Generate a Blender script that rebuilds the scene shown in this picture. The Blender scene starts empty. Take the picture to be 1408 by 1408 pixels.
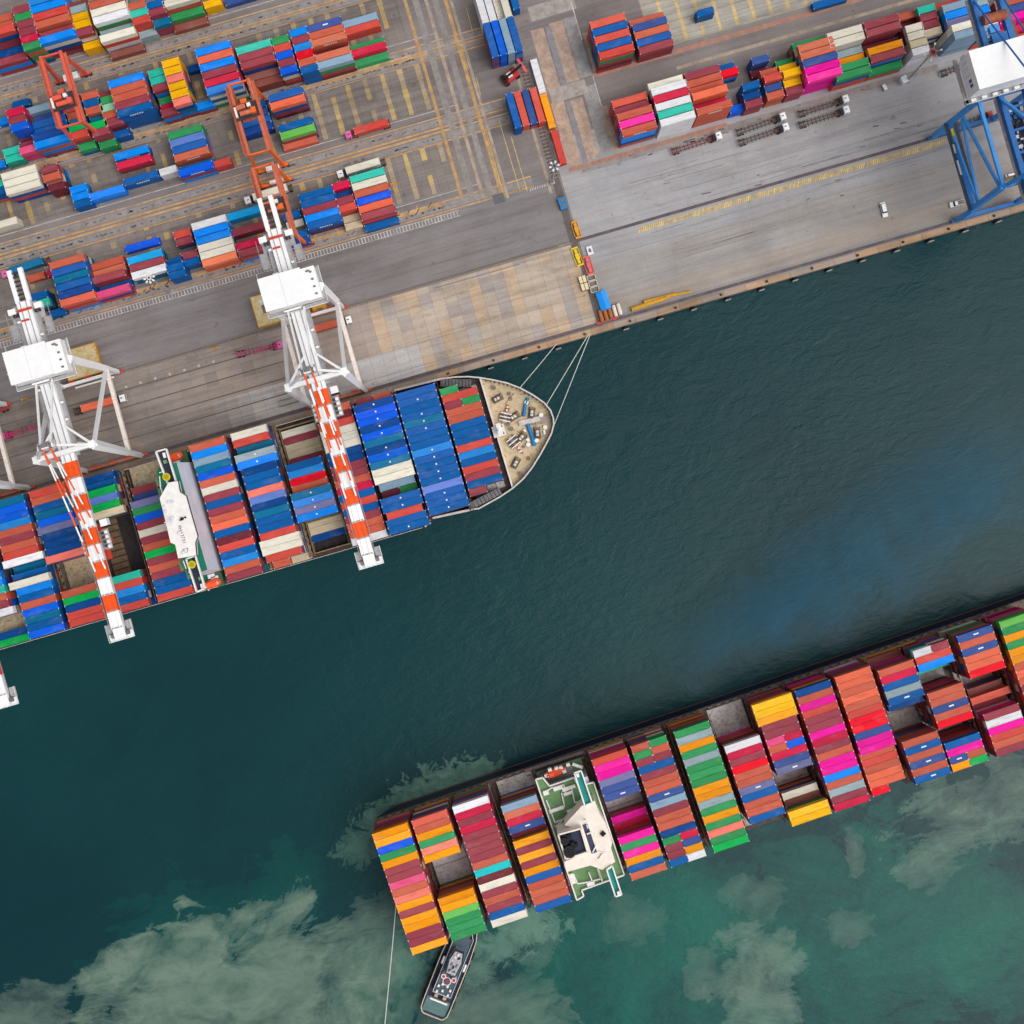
import bpy, math, random
from mathutils import Vector, Matrix
random.seed(7)
scene = bpy.context.scene
COL = scene.collection
H, F, TH = 420.0, 1643.0, math.radians(16.1)
R2 = math.radians(2.6)
GZ = 3.5
YQ = 51.6

def P(px, py, z=GZ):
    D = H - z
    cx, cy = (px-704)*D/F, -(py-704)*D/F
    return Vector((cx*math.cos(TH)+cy*math.sin(TH), -cx*math.sin(TH)+cy*math.cos(TH), z))
def P2(px, py, z):
    v = P(px, py, z); c, s = math.cos(-R2), math.sin(-R2)
    return Vector((v.x*c-v.y*s, v.x*s+v.y*c, z))
def L2W(v):
    c, s = math.cos(R2), math.sin(R2)
    return Vector((v[0]*c-v[1]*s, v[0]*s+v[1]*c, v[2]))
def proj(v):
    D = H - v[2]; c, s = math.cos(TH), math.sin(TH)
    cx = v[0]*c - v[1]*s; cy = v[0]*s + v[1]*c
    return 704+cx*F/D, 704-cy*F/D

# ------------------------------------------------------------------ materials
EXPO = 1.0
def lin(c):
    c = c/255.0
    return c/12.92 if c <= 0.04045 else ((c+0.055)/1.055)**2.4
def base(rgb): return tuple(min(0.86, lin(c)/EXPO) for c in rgb)
class NT:
    def __init__(s, m): s.t = m.node_tree; s.n = s.t.nodes; s.l = s.t.links
    def node(s, typ, **kw):
        n = s.n.new(typ)
        for k, v in kw.items():
            if k.startswith('i_'):
                n.inputs[int(k[2:]) if k[2:].isdigit() else k[2:].replace('_', ' ')].default_value = v
            else: setattr(n, k, v)
        return n
    def link(s, a, b): s.l.new(a, b)
    def pos(s, sx=1, sy=1, sz=1):
        g = s.node('ShaderNodeNewGeometry'); m = s.node('ShaderNodeMapping')
        m.inputs['Scale'].default_value = (sx, sy, sz); s.link(g.outputs['Position'], m.inputs['Vector']); return m.outputs[0]
    def noise(s, vec, scale, detail=4, rough=0.6, dist=0.0):
        n = s.node('ShaderNodeTexNoise'); n.inputs['Scale'].default_value = scale; n.inputs['Detail'].default_value = detail
        n.inputs['Roughness'].default_value = rough; n.inputs['Distortion'].default_value = dist
        s.link(vec, n.inputs['Vector']); return n.outputs[0]
    def ramp(s, fac, stops):
        r = s.node('ShaderNodeValToRGB'); e = r.color_ramp.elements
        while len(e) < len(stops): e.new(0.5)
        for k, (p, c) in enumerate(stops):
            e[k].position = p; e[k].color = (c, c, c, 1) if not isinstance(c, tuple) else (*c[:3], 1)
        s.link(fac, r.inputs[0]); return r.outputs[0]
    def mix(s, mode, fac, a, b):
        m = s.node('ShaderNodeMix', data_type='RGBA', blend_type=mode)
        for val, idx in ((fac, 0), (a, 6), (b, 7)):
            if hasattr(val, 'is_linked'): s.link(val, m.inputs[idx])
            elif isinstance(val, tuple): m.inputs[idx].default_value = (*val[:3], 1)
            else: m.inputs[idx].default_value = val
        return m.outputs[2]
    def math(s, op, a, b=0.5, c=None):
        m = s.node('ShaderNodeMath', operation=op)
        for i, v in enumerate((a, b) if c is None else (a, b, c)):
            if hasattr(v, 'is_linked'): s.link(v, m.inputs[i])
            else: m.inputs[i].default_value = v
        return m.outputs[0]
def newmat(name, rough=0.6, metal=0.0):
    m = bpy.data.materials.new(name); m.use_nodes = True
    t = NT(m); b = t.n['Principled BSDF']; b.inputs['Roughness'].default_value = rough; b.inputs['Metallic'].default_value = metal
    b.inputs['Specular IOR Level'].default_value = 0.3
    return m, t, b
_mats = {}
def paint(name, rgb, rough=0.5, dirt=0.25, scale=0.6, spot=None):
    """Painted or plain surface with weathering from two scales of noise."""
    if name in _mats: return _mats[name]
    m, t, b = newmat(name, rough)
    c = base(rgb)
    n1 = t.noise(t.pos(), scale, 5, 0.65)
    f = t.ramp(n1, [(0.3, 1-dirt), (0.62, 1.0)])
    o = t.mix('MULTIPLY', 1.0, c, f)
    if spot:
        n2 = t.noise(t.pos(), scale*2.3, 4, 0.7)
        o = t.mix('MIX', t.ramp(n2, [(0.5, 0.0), (0.68, 0.85)]), o, base(spot))
    t.link(o, b.inputs['Base Color'])
    _mats[name] = m; return m
def container_mat():
    m, t, b = newmat('container_paint', 0.55); b.inputs['Specular IOR Level'].default_value = 0.14
    a = t.node('ShaderNodeAttribute', attribute_name='Col')
    oi = t.node('ShaderNodeObjectInfo')
    hs = t.node('ShaderNodeHueSaturation')
    t.link(t.math('MULTIPLY_ADD', oi.outputs['Random'], 0.010, 0.4965), hs.inputs['Hue'])
    t.link(t.math('MULTIPLY_ADD', oi.outputs['Random'], -0.05, 1.03), hs.inputs['Saturation'])
    t.link(t.math('MULTIPLY_ADD', oi.outputs['Random'], 0.22, 0.88), hs.inputs['Value'])
    t.link(a.outputs['Color'], hs.inputs['Color'])
    n1 = t.noise(t.pos(0.35, 1.6, 1.0), 0.55, 5, 0.7)
    o = t.mix('MULTIPLY', 1.0, hs.outputs[0], t.ramp(n1, [(0.30, 0.76), (0.52, 1.02)]))
    n2 = t.noise(t.pos(0.8, 1.2, 1.0), 0.9, 4, 0.75, 0.4)
    o = t.mix('MIX', t.ramp(n2, [(0.63, 0.0), (0.75, 0.5)]), o, base((112, 84, 70)))
    n3 = t.noise(t.pos(0.5, 1, 1), 0.35, 3, 0.6)
    o = t.mix('MIX', t.ramp(n3, [(0.55, 0.0), (0.85, 0.14)]), o, base((190, 185, 178)))
    t.link(o, b.inputs['Base Color'])
    # corrugated sides and roof ridges
    w = t.node('ShaderNodeTexWave', bands_direction='X', wave_profile='SIN'); w.inputs['Scale'].default_value = 1.15
    tc = t.node('ShaderNodeTexCoord'); t.link(tc.outputs['Object'], w.inputs['Vector'])
    bp = t.node('ShaderNodeBump'); bp.inputs['Strength'].default_value = 0.25; bp.inputs['Distance'].default_value = 0.05
    t.link(w.outputs['Fac'], bp.inputs['Height']); t.link(bp.outputs[0], b.inputs['Normal'])
    return m
def slab_mat(name, streak=0.35, stain=(90, 78, 72), stain_amt=0.5, rough=0.85, dark=0.72, stain2=(132, 124, 120)):
    """Concrete or asphalt whose tone per slab sits in the Col attribute; stains, long tyre streaks and grain on top."""
    m, t, b = newmat(name, rough)
    a = t.node('ShaderNodeAttribute', attribute_name='Col')
    o = a.outputs['Color']
    n1 = t.noise(t.pos(), 0.05, 6, 0.62, 0.3)
    o = t.mix('MULTIPLY', 1.0, o, t.ramp(n1, [(0.3, dark), (0.5, 1.0), (0.72, 1.12)]))
    n2 = t.noise(t.pos(0.012, 0.55, 1), 1.0, 6, 0.7, 0.35)
    o = t.mix('MULTIPLY', 1.0, o, t.ramp(n2, [(0.32, 1-streak), (0.52, 1.0), (0.7, 1.06)]))
    n6 = t.noise(t.pos(0.02, 0.2, 1), 1.0, 5, 0.65, 0.5)
    o = t.mix('MULTIPLY', 1.0, o, t.ramp(n6, [(0.34, 1-streak*.8), (0.5, 1.0), (0.68, 1.05)]))
    n7 = t.noise(t.pos(), 0.11, 6, 0.7, 1.2)
    o = t.mix('MIX', t.ramp(n7, [(0.54, 0.0), (0.72, stain_amt*.55)]), o, base(stain2))
    n3 = t.noise(t.pos(0.45, 1.1, 1), 0.33, 5, 0.7, 0.5)
    o = t.mix('MIX', t.ramp(n3, [(0.56, 0.0), (0.78, stain_amt)]), o, base(stain))
    n4 = t.noise(t.pos(), 2.2, 3, 0.7)
    o = t.mix('MULTIPLY', 1.0, o, t.ramp(n4, [(0.3, 0.9), (0.7, 1.07)]))
    n5 = t.noise(t.pos(1, 1, 1), 0.28, 2, 0.5)
    o = t.mix('MULTIPLY', 1.0, o, t.ramp(n5, [(0.22, 0.66), (0.31, 1.0)]))
    t.link(o, b.inputs['Base Color'])
    bp = t.node('ShaderNodeBump'); bp.inputs['Strength'].default_value = 0.2; bp.inputs['Distance'].default_value = 0.05
    t.link(n4, bp.inputs['Height']); t.link(bp.outputs[0], b.inputs['Normal'])
    return m

# ------------------------------------------------------------------ mesh builder
class MB:
    def __init__(s): s.v = []; s.f = []; s.mi = []; s.c = []; s.cur = None; s.m = 0
    def add(s, vs, fs, mi=None, col=None):
        o = len(s.v); s.v += [tuple(v) for v in vs]
        for f in fs:
            s.f.append(tuple(o+i for i in f)); s.mi.append(s.m if mi is None else mi); s.c.append(col if col else s.cur)
    def box(s, x0, x1, y0, y1, z0, z1, mi=None, col=None, bottom=True):
        v = [(x0,y0,z0),(x1,y0,z0),(x1,y1,z0),(x0,y1,z0),(x0,y0,z1),(x1,y0,z1),(x1,y1,z1),(x0,y1,z1)]
        f = [(4,5,6,7),(0,1,5,4),(1,2,6,5),(2,3,7,6),(3,0,4,7)] + ([(3,2,1,0)] if bottom else [])
        s.add(v, f, mi, col)
    def cbox(s, c, d, mi=None, rot=0.0, col=None):
        hx, hy, hz = d[0]/2, d[1]/2, d[2]/2; cr, sr = math.cos(rot), math.sin(rot)
        v = []
        for z in (-hz, hz):
            for x, y in ((-hx,-hy),(hx,-hy),(hx,hy),(-hx,hy)):
                v.append((c[0]+x*cr-y*sr, c[1]+x*sr+y*cr, c[2]+z))
        s.add(v, [(4,5,6,7),(0,1,5,4),(1,2,6,5),(2,3,7,6),(3,0,4,7),(3,2,1,0)], mi, col)
    def beam(s, p, q, w, h=None, mi=None, w2=None):
        p, q = Vector(p), Vector(q); d = (q-p).normalized(); h = h or w; w2 = w2 or w
        side = Vector((0,0,1)).cross(d)
        if side.length < 1e-4: side = Vector((1,0,0))
        side.normalize(); up = d.cross(side)
        v = []
        for e, ww in ((p, w), (q, w2)):
            hh = h*ww/w
            for a, b in ((-1,-1),(1,-1),(1,1),(-1,1)): v.append(e+side*a*ww/2+up*b*hh/2)
        s.add(v, [(0,1,2,3)[::-1],(4,5,6,7),(0,1,5,4)[::1],(1,2,6,5),(2,3,7,6),(3,0,4,7)], mi)
    def tube(s, p, q, r, n=10, mi=None, r2=None):
        p, q = Vector(p), Vector(q); d = (q-p).normalized(); r2 = r if r2 is None else r2
        a = Vector((0,0,1)).cross(d)
        if a.length < 1e-4: a = Vector((1,0,0))
        a.normalize(); b = d.cross(a); v = []
        for e, rr in ((p, r), (q, r2)):
            for k in range(n):
                t = 2*math.pi*k/n; v.append(e+a*math.cos(t)*rr+b*math.sin(t)*rr)
        f = [(k, (k+1)%n, n+(k+1)%n, n+k) for k in range(n)] + [tuple(range(n))[::-1], tuple(range(n, 2*n))]
        s.add(v, f, mi)
    def path(s, pts, r, n=6, mi=None):
        for a, b in zip(pts, pts[1:]): s.tube(a, b, r, n, mi)
    def prism(s, poly, z0, z1, mi=None, mi_top=None, poly0=None):
        n = len(poly); poly0 = poly0 or poly
        area = sum(poly[i][0]*poly[(i+1)%n][1]-poly[(i+1)%n][0]*poly[i][1] for i in range(n))
        if area < 0: poly = poly[::-1]; poly0 = poly0[::-1]
        v = [(p[0], p[1], z0) for p in poly0] + [(p[0], p[1], z1) for p in poly]
        s.add(v, [(k, (k+1)%n, n+(k+1)%n, n+k) for k in range(n)] + [tuple(range(n))[::-1]], mi)
        s.add(v[n:], [tuple(range(n))], mi if mi_top is None else mi_top)
    def wall(s, pts, h, th, mi=None, closed=False):
        ps = list(pts) + ([pts[0]] if closed else [])
        for a, b in zip(ps, ps[1:]):
            a, b = Vector(a), Vector(b)
            s.beam(a+Vector((0,0,h/2)), b+Vector((0,0,h/2)), th, h, mi)
    def quad(s, pts, mi=None, col=None): s.add(pts, [tuple(range(len(pts)))], mi, col)
    def mesh(s, name, mats):
        me = bpy.data.meshes.new(name); me.from_pydata(s.v, [], s.f)
        for m in (mats if isinstance(mats, (list, tuple)) else [mats]): me.materials.append(m)
        me.polygons.foreach_set('material_index', s.mi)
        if any(c is not None for c in s.c):
            at = me.color_attributes.new('Col', 'FLOAT_COLOR', 'CORNER'); arr = []
            for f, c in zip(s.f, s.c):
                c = c or (0.3, 0.3, 0.3)
                arr += [c[0], c[1], c[2], 1.0]*len(f)
            at.data.foreach_set('color', arr)
        me.update(); return me
    def build(s, name, mats, parent=None, **kw):
        o = bpy.data.objects.new(name, s.mesh(name, mats)); COL.objects.link(o)
        if parent: o.parent = parent
        tag(o, **kw); return o
def tag(o, label=None, cat=None, group=None, kind=None):
    if label: o['label'] = label
    if cat: o['category'] = cat
    if group: o['group'] = group
    if kind: o['kind'] = kind
    return o
def empty(name, loc=(0,0,0), rz=0.0, **kw):
    o = bpy.data.objects.new(name, None); COL.objects.link(o); o.location = loc; o.rotation_euler = (0,0,rz); o.empty_display_size = 0.5
    return tag(o, **kw)
def copy_tree(o, parent=None):
    c = o.copy(); COL.objects.link(c)
    if parent: c.parent = parent
    for ch in list(o.children): copy_tree(ch, c)
    return c

# ------------------------------------------------------------------ camera, world, sun
cam = bpy.data.cameras.new('camera'); co = bpy.data.objects.new('camera', cam); COL.objects.link(co)
co.location = (0, 0, H); co.rotation_euler = (0, 0, -TH)
cam.sensor_width = 36; cam.lens = 36*F/1408.0; cam.clip_start = 1; cam.clip_end = 12000
scene.camera = co
scene.view_settings.view_transform = 'Standard'; scene.view_settings.look = 'None'; scene.view_settings.exposure = 0
w = bpy.data.worlds.new('World'); scene.world = w; w.use_nodes = True
wt = NT(w); bg = wt.n['Background']
sky = wt.node('ShaderNodeTexSky', sky_type='NISHITA'); sky.sun_disc = False
SUN_EL, SUN_AZ = math.radians(60), math.radians(125)
sky.sun_elevation = SUN_EL; sky.sun_rotation = SUN_AZ; sky.air_density = 0.7; sky.dust_density = 3.5; sky.ozone_density = 0.6
hsv = wt.node('ShaderNodeHueSaturation'); hsv.inputs['Saturation'].default_value = 0.18
wt.link(sky.outputs[0], hsv.inputs['Color']); wt.link(hsv.outputs[0], bg.inputs['Color']); bg.inputs['Strength'].default_value = 0.145
sl = bpy.data.lights.new('sun', 'SUN'); so = bpy.data.objects.new('sun', sl); COL.objects.link(so)
sl.energy = 1.5; sl.angle = math.radians(55); sl.color = (1.0, 0.965, 0.92)
sd = Vector((math.sin(SUN_AZ)*math.cos(SUN_EL), math.cos(SUN_AZ)*math.cos(SUN_EL), math.sin(SUN_EL)))
so.rotation_euler = sd.to_track_quat('Z', 'Y').to_euler()

# ------------------------------------------------------------------ water
def water_mat():
    m, t, b = newmat('harbour_water', 0.22)
    g = t.node('ShaderNodeNewGeometry'); pos = g.outputs['Position']
    deep, mid = base((13, 48, 54)), base((19, 62, 65))
    n = t.noise(t.pos(), 0.006, 5, 0.6, 0.4)
    o = t.mix('MIX', t.ramp(n, [(0.3, 0.0), (0.7, 1.0)]), deep, mid)
    gx = t.node('ShaderNodeSeparateXYZ'); t.link(pos, gx.inputs[0])
    # greener water south of the ship under way
    warp = t.noise(t.pos(), 0.012, 6, 0.65, 0.8)
    yy = t.math('ADD', gx.outputs['Y'], t.math('MULTIPLY', t.math('SUBTRACT', warp, 0.5), 90.0))
    def warp_(vec, sc, amp, det):
        n = t.node('ShaderNodeTexNoise'); n.inputs['Scale'].default_value = sc; n.inputs['Detail'].default_value = det; n.inputs['Roughness'].default_value = 0.62; t.link(vec, n.inputs['Vector'])
        a = t.node('ShaderNodeVectorMath', operation='SUBTRACT'); t.link(n.outputs['Color'], a.inputs[0]); a.inputs[1].default_value = (.5, .5, .5)
        k = t.node('ShaderNodeVectorMath', operation='SCALE'); t.link(a.outputs[0], k.inputs[0]); k.inputs['Scale'].default_value = amp
        r = t.node('ShaderNodeVectorMath', operation='ADD'); t.link(vec, r.inputs[0]); t.link(k.outputs[0], r.inputs[1]); return r.outputs[0]
    wpos = warp_(pos, 0.016, 34.0, 4)
    # feathery fields: nearness to a centre decides how much of a finely folded noise shows through
    fold = t.noise(warp_(pos, 0.03, 16.0, 5), 0.021, 9, 0.68, 1.1)
    streak = t.node('ShaderNodeMapping'); streak.inputs['Rotation'].default_value = (0, 0, 0.5); streak.inputs['Scale'].default_value = (0.35, 1.0, 1.0); t.link(warp_(pos, 0.02, 22.0, 4), streak.inputs['Vector'])
    fold2 = t.noise(streak.outputs[0], 0.055, 8, 0.7, 1.6)
    foldn = t.math('ADD', t.math('MULTIPLY', fold, 0.62), t.math('MULTIPLY', fold2, 0.38))
    fine = t.noise(warp_(pos, 0.12, 5.0, 4), 0.16, 7, 0.72, 1.4)
    def blob(px, py, r, edge=0.35, amp=1.0, sx=1.0, det=0.022):
        c = P(px, py, 0)
        d = t.node('ShaderNodeVectorMath', operation='SUBTRACT'); t.link(wpos if det < .05 else pos, d.inputs[0]); d.inputs[1].default_value = (c.x, c.y, 0)
        mp = t.node('ShaderNodeMapping'); mp.inputs['Scale'].default_value = (1/(r*sx), 1/r, 0); t.link(d.outputs[0], mp.inputs['Vector'])
        ln = t.node('ShaderNodeVectorMath', operation='LENGTH'); t.link(mp.outputs[0], ln.inputs[0])
        v = t.math('ADD', ln.outputs['Value'], t.math('MULTIPLY', t.math('SUBTRACT', foldn if det < .05 else fine, 0.5), -5.6 if det < .05 else -3.2))
        return t.math('MULTIPLY', t.ramp(v, [(max(0.0, 0.72-edge*.9), 1.0), (0.95, 0.42), (1.3, 0.0)]), amp)
    gr = None
    for s_ in [(950, 1310, 48, .5, .9, 1.2), (1180, 1290, 44, .5, .95, 1.2), (1340, 1260, 42, .5, .9, 1), (760, 1330, 30, .6, .7, 1), (520, 1370, 24, .6, .5, 1.2), (300, 1300, 26, .7, .35, 1.6)]:
        bl = blob(*s_); gr = bl if gr is None else t.math('MAXIMUM', gr, bl)
    gn = t.ramp(t.noise(t.pos(), 0.02, 5, 0.6, 1.2), [(0.33, 0.3), (0.66, 1.0)])
    o = t.mix('MIX', t.math('MULTIPLY', gr, gn), o, base((20, 96, 84)))
    silt = [(250, 1385, 25, 0.22, 0.92, 1.25), (380, 1368, 24, 0.3, 0.88, 1.2), (480, 1350, 20, 0.5, 0.7, 1.2), (160, 1345, 12, 0.25, 0.75, 1.0), (20, 1400, 13, 0.35, 0.6, 1.3), (330, 1440, 34, 0.3, 0.9, 1.5),
            (540, 1270, 15, 0.6, 0.5, 1.0), (650, 1400, 22, 0.6, 0.55, 1.3), (1040, 1345, 17, 0.4, 0.72, 1.0), (1330, 1115, 15, 0.5, 0.72, 1.5), (1180, 1270, 9, 0.7, 0.4, 1.0), (1050, 1240, 9, 0.7, 0.4, 1.2), (1285, 1185, 10, 0.6, 0.55, 1.0),
            (1180, 1165, 7, 0.7, 0.5, 0.7), (960, 1330, 8, 0.6, 0.4, 1), (860, 1265, 7, 0.7, 0.3, 1.3), (1400, 1095, 15, 0.5, 0.6, 1.2), (700, 1310, 8, 0.7, 0.3, 0.8)]
    acc = None
    for s_ in silt:
        bl = blob(*s_)
        acc = bl if acc is None else t.math('MAXIMUM', acc, bl)
    sn = t.ramp(t.math('ADD', t.math('MULTIPLY', fold2, 0.6), t.math('MULTIPLY', t.noise(t.pos(), 0.05, 7, 0.72, 1.8), 0.4)), [(0.36, 0.3), (0.6, 0.97)])
    o = t.mix('MIX', t.math('MULTIPLY', acc, sn), o, base((112, 132, 118)))
    # churned water by the stern of the ship under way
    wash = None
    for s_ in [(575, 1101, 8, 0.7, 0.9, 1.6, 0.06), (615, 1083, 9, 0.7, 0.95, 2.0, 0.06), (650, 1070, 7, 0.7, 0.9, 1.8, 0.06), (530, 1126, 7, 0.5, 0.7, 1.6, 0.06), (490, 1165, 7, 0.5, 0.4, 1.2, 0.06), (725, 1275, 8, 0.5, 0.75, 1.6, 0.06), (690, 1300, 7, 0.5, 0.55, 1.2, 0.06), (560, 1330, 6, 0.5, 0.3, 1, 0.06), (655, 1330, 6, 0.5, 0.4, 1, 0.06)]:
        bl = blob(*s_); wash = bl if wash is None else t.math('MAXIMUM', wash, bl)
    o = t.mix('MIX', wash, o, base((100, 138, 122)))
    # small crests of foam in the churned water
    fo = t.ramp(t.noise(t.pos(0.6, 1.3, 1), 0.55, 5, 0.8, 2.2), [(0.66, 0.0), (0.74, 1.0)])
    o = t.mix('MIX', t.math('MULTIPLY', fo, wash), o, base((205, 218, 212)))
    t.link(o, b.inputs['Base Color'])
    rp = t.noise(t.pos(0.45, 1.0, 1), 0.42, 5, 0.62, 0.8); rp2 = t.noise(t.pos(0.7, 1, 1), 0.1, 4, 0.6, 0.8)
    # ripples ride higher in some patches of the harbour than in others
    pa = t.ramp(t.noise(t.pos(), 0.013, 3, 0.5), [(0.38, 0.35), (0.62, 1.0)])
    hh = t.math('ADD', t.math('MULTIPLY', rp, pa), t.math('MULTIPLY', rp2, 1.2))
    bp = t.node('ShaderNodeBump'); bp.inputs['Strength'].default_value = 0.36; bp.inputs['Distance'].default_value = 0.6
    b.inputs['Specular IOR Level'].default_value = 0.12
    t.link(hh, bp.inputs['Height']); t.link(bp.outputs[0], b.inputs['Normal'])
    return m
mb = MB(); mb.quad([(-4000,-4000,0),(4000,-4000,0),(4000,YQ+3,0),(-4000,YQ+3,0)])
mb.build('water', water_mat(), kind='structure')

# ------------------------------------------------------------------ land
rnd = random.Random(3)
asphalt = slab_mat('yard_asphalt', 0.2, (92, 84, 82), 0.45, dark=0.82)
concrete = slab_mat('quay_concrete', 0.24, (116, 98, 84), 0.5, stain2=(190, 152, 112))
clean = slab_mat('apron_concrete', 0.15, (132, 124, 116), 0.5, dark=0.84, stain2=(150, 142, 134))
def jit(c, a):
    k = 1+rnd.uniform(-a, a); j = rnd.uniform(-a, a)*0.3
    return (max(0.01, c[0]*k*(1+j)), max(0.01, c[1]*k), max(0.01, c[2]*k*(1-j)))
mb = MB(); c0 = base((129, 121, 119))
mb.add([(-4000,YQ,GZ),(4000,YQ,GZ),(4000,4000,GZ),(-4000,4000,GZ),(-4000,YQ,-3),(4000,YQ,-3)], [(0,1,2,3),(4,5,1,0)], 0, c0)
mb.build('ground', asphalt, kind='structure')
def grid(mb, x0, x1, y0, y1, sx, sy, tone, jitter, z, gap=0.05, skip=0.0, jx=0.0):
    y = y0
    while y < y1-0.4:
        yy = min(y+sy, y1); x = x0 + rnd.uniform(-jx, 0)
        while x < x1-0.4:
            xx = min(x+sx, x1)
            if rnd.random() >= skip:
                c = tone((x+xx)/2, (y+yy)/2) if callable(tone) else tone
                mb.quad([(max(x,x0)+gap,y+gap,z),(xx-gap,y+gap,z),(xx-gap,yy-gap,z),(max(x,x0)+gap,yy-gap,z)], 0, jit(c, jitter))
            x += sx
        y += sy
XS = P(806, 400).x+1.0           # the joint between the old brown quay and the newer grey one
YA = P(540, 406).y               # inner edge of the brown quay apron
def apron_tone(x, y):
    t = min(1, max(0, (x+120)/105)); v = (y-YQ)/(YA-YQ)
    a = base((136, 126, 120)); b_ = base((166, 152, 143))
    c = tuple(p*(1-t)+q*t for p, q in zip(a, b_))
    g = base((180, 176, 174))
    if 0.12 < v < 0.46 and -96 < x < -16:
        k_ = min(1, (x+96)/26); c = tuple(p*(1-k_)+q*k_ for p, q in zip(c, g))
    elif x > -30 and v > 0.12:
        q_ = math.sin(x*.9)+math.sin(x*.37+v*7)+rnd.uniform(-.7, .7)
        c = base((188, 165, 141)) if q_ > .6 else base((180, 165, 150)) if q_ > -.9 else base((166, 156, 150))
    if v < 0.14: c = base((140, 126, 118))
    if rnd.random() < 0.06: c = tuple(q*0.88 for q in c)
    return c
mb = MB(); mb.quad([(-420,YQ+0.02,GZ+.004),(XS,YQ+0.02,GZ+.004),(XS,YA,GZ+.004),(-420,YA,GZ+.004)], 0, base((130, 120, 113)))
grid(mb, -420, XS, YQ+3.6, YA-0.3, 4.4, 5.2, apron_tone, 0.05, GZ+.008, 0.04, 0.0, 0.0)
mb.build('quay_apron', concrete, kind='structure')
# quay edge strip, rusty concrete, with a raised coping
mb = MB()
x = -420
while x < 420:
    c = jit(base((176, 144, 116)) if rnd.random() < .7 else base((164, 146, 132)), .15)
    mb.box(x+.03, x+7.9, YQ-0.05, YQ+2.0, GZ-1.2, GZ+.10, 0, c); x += 8
mb.build('quay_coping', concrete, kind='structure')
# grey apron, right half
YR = P(815, 235).y
mb = MB()
mb.quad([(XS+1.5,YQ+2.1,GZ+.004),(420,YQ+2.1,GZ+.004),(420,YR+14,GZ+.004),(XS+1.5,YR+14,GZ+.004)], 0, base((140, 138, 138)))
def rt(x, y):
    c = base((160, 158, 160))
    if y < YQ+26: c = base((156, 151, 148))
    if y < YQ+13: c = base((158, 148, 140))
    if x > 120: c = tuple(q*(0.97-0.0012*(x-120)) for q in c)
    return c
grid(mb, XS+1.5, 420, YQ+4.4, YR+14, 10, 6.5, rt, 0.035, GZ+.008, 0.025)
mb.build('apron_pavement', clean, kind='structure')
# dark road behind the brown apron
mb = MB()
grid(mb, -420, XS-2, YA+0.3, YA+26.5, 31, 13, base((129, 123, 123)), 0.03, GZ+.006, 0.0)
mb.build('quay_road', asphalt, kind='structure')

# ------------------------------------------------------------------ yard surfaces and markings
Vd = Vector((0, -1, 0))
mk_col = {'o': (198, 154, 100), 'O': (196, 160, 120), 'w': (205, 200, 196), 'y': (226, 192, 92), 'g': (160, 152, 150), 't': (176, 158, 140), 'd': (96, 88, 86), 'p': (92, 78, 88), 'l': (150, 143, 140), 'r': (176, 128, 110), 's': (190, 162, 96), 'k': (74, 68, 68), 'T': (140, 137, 137), 'U': (112, 106, 106)}
def mat_marks(name, wear=0.55, rough=0.8):
    m, t, b = newmat(name, rough)
    a = t.node('ShaderNodeAttribute', attribute_name='Col')
    n = t.noise(t.pos(0.6, 0.6, 1), 0.6, 6, 0.75)
    o = t.mix('MIX', t.ramp(n, [(0.40, 0.0), (0.62, wear)]), a.outputs['Color'], base((116, 106, 100)))
    n2 = t.noise(t.pos(), 1.9, 4, 0.7)
    o = t.mix('MULTIPLY', 1, o, t.ramp(n2, [(0.3, .82), (0.65, 1.05)]))
    t.link(o, b.inputs['Base Color']); return m
marks_m = mat_marks('worn_paint')
lane, pads, mark = MB(), MB(), MB()
def strip(mb, a, b, wd, col, z, a_jit=0.05, seg=0):
    a, b = Vector((a[0], a[1], z)), Vector((b[0], b[1], z)); d = (b-a); L = d.length; d.normalize(); n = Vector((-d.y, d.x, 0))*wd/2
    k = max(1, int(L/seg)) if seg else 1
    for i in range(k):
        p, q = a+d*L*i/k, a+d*L*(i+1)/k
        mb.quad([p-n, q-n, q+n, p+n], 0, jit(base(mk_col[col]), a_jit))
def pxstrip(mb, x0, y0, x1, y1, wd, col, z, seg=0): strip(mb, P(x0, y0), P(x1, y1), wd, col, z, .05, seg)
XE = P(553, 0).x                 # right end of the yard blocks
# runways of the rubber-tyred gantries: one pair per block (block name -> lower rail Y)
YB = {'D': 108.8, 'C': 137.5, 'B': 163.4, 'A': 190.2}
for k, yl in YB.items():
    for y in (yl, yl+23.5):
        strip(lane, (-330, y), (XE+26, y), 2.3, 'l', GZ+.010, .05, 9)
        strip(lane, (-330, y-1.75), (XE+26, y-1.75), .5, 'o', GZ+.012, .12, 6)
        strip(lane, (-330, y+1.75), (XE+26, y+1.75), .5, 'O', GZ+.012, .12, 6)
        for q in range(80):
            xx = rnd.uniform(-190, XE)
            strip(mark, (xx, y+rnd.uniform(-.35,.35)), (xx+rnd.uniform(.5, 1.6), y+rnd.uniform(-.3,.3)), rnd.uniform(.3,.6), 'd', GZ+.018, .25)
    strip(lane, (-330, yl+4.3), (XE+8, yl+4.3), .22, 'w', GZ+.014, .1, 12)
for yo, c in ((-1.35, 'o'), (1.1, 'O')):
    for yl in (135.0, 161.9, 188.2): strip(lane, (-330, yl+yo*.4), (XE+6, yl+yo*.4), .4, c, GZ+.016, .12, 5)
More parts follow.
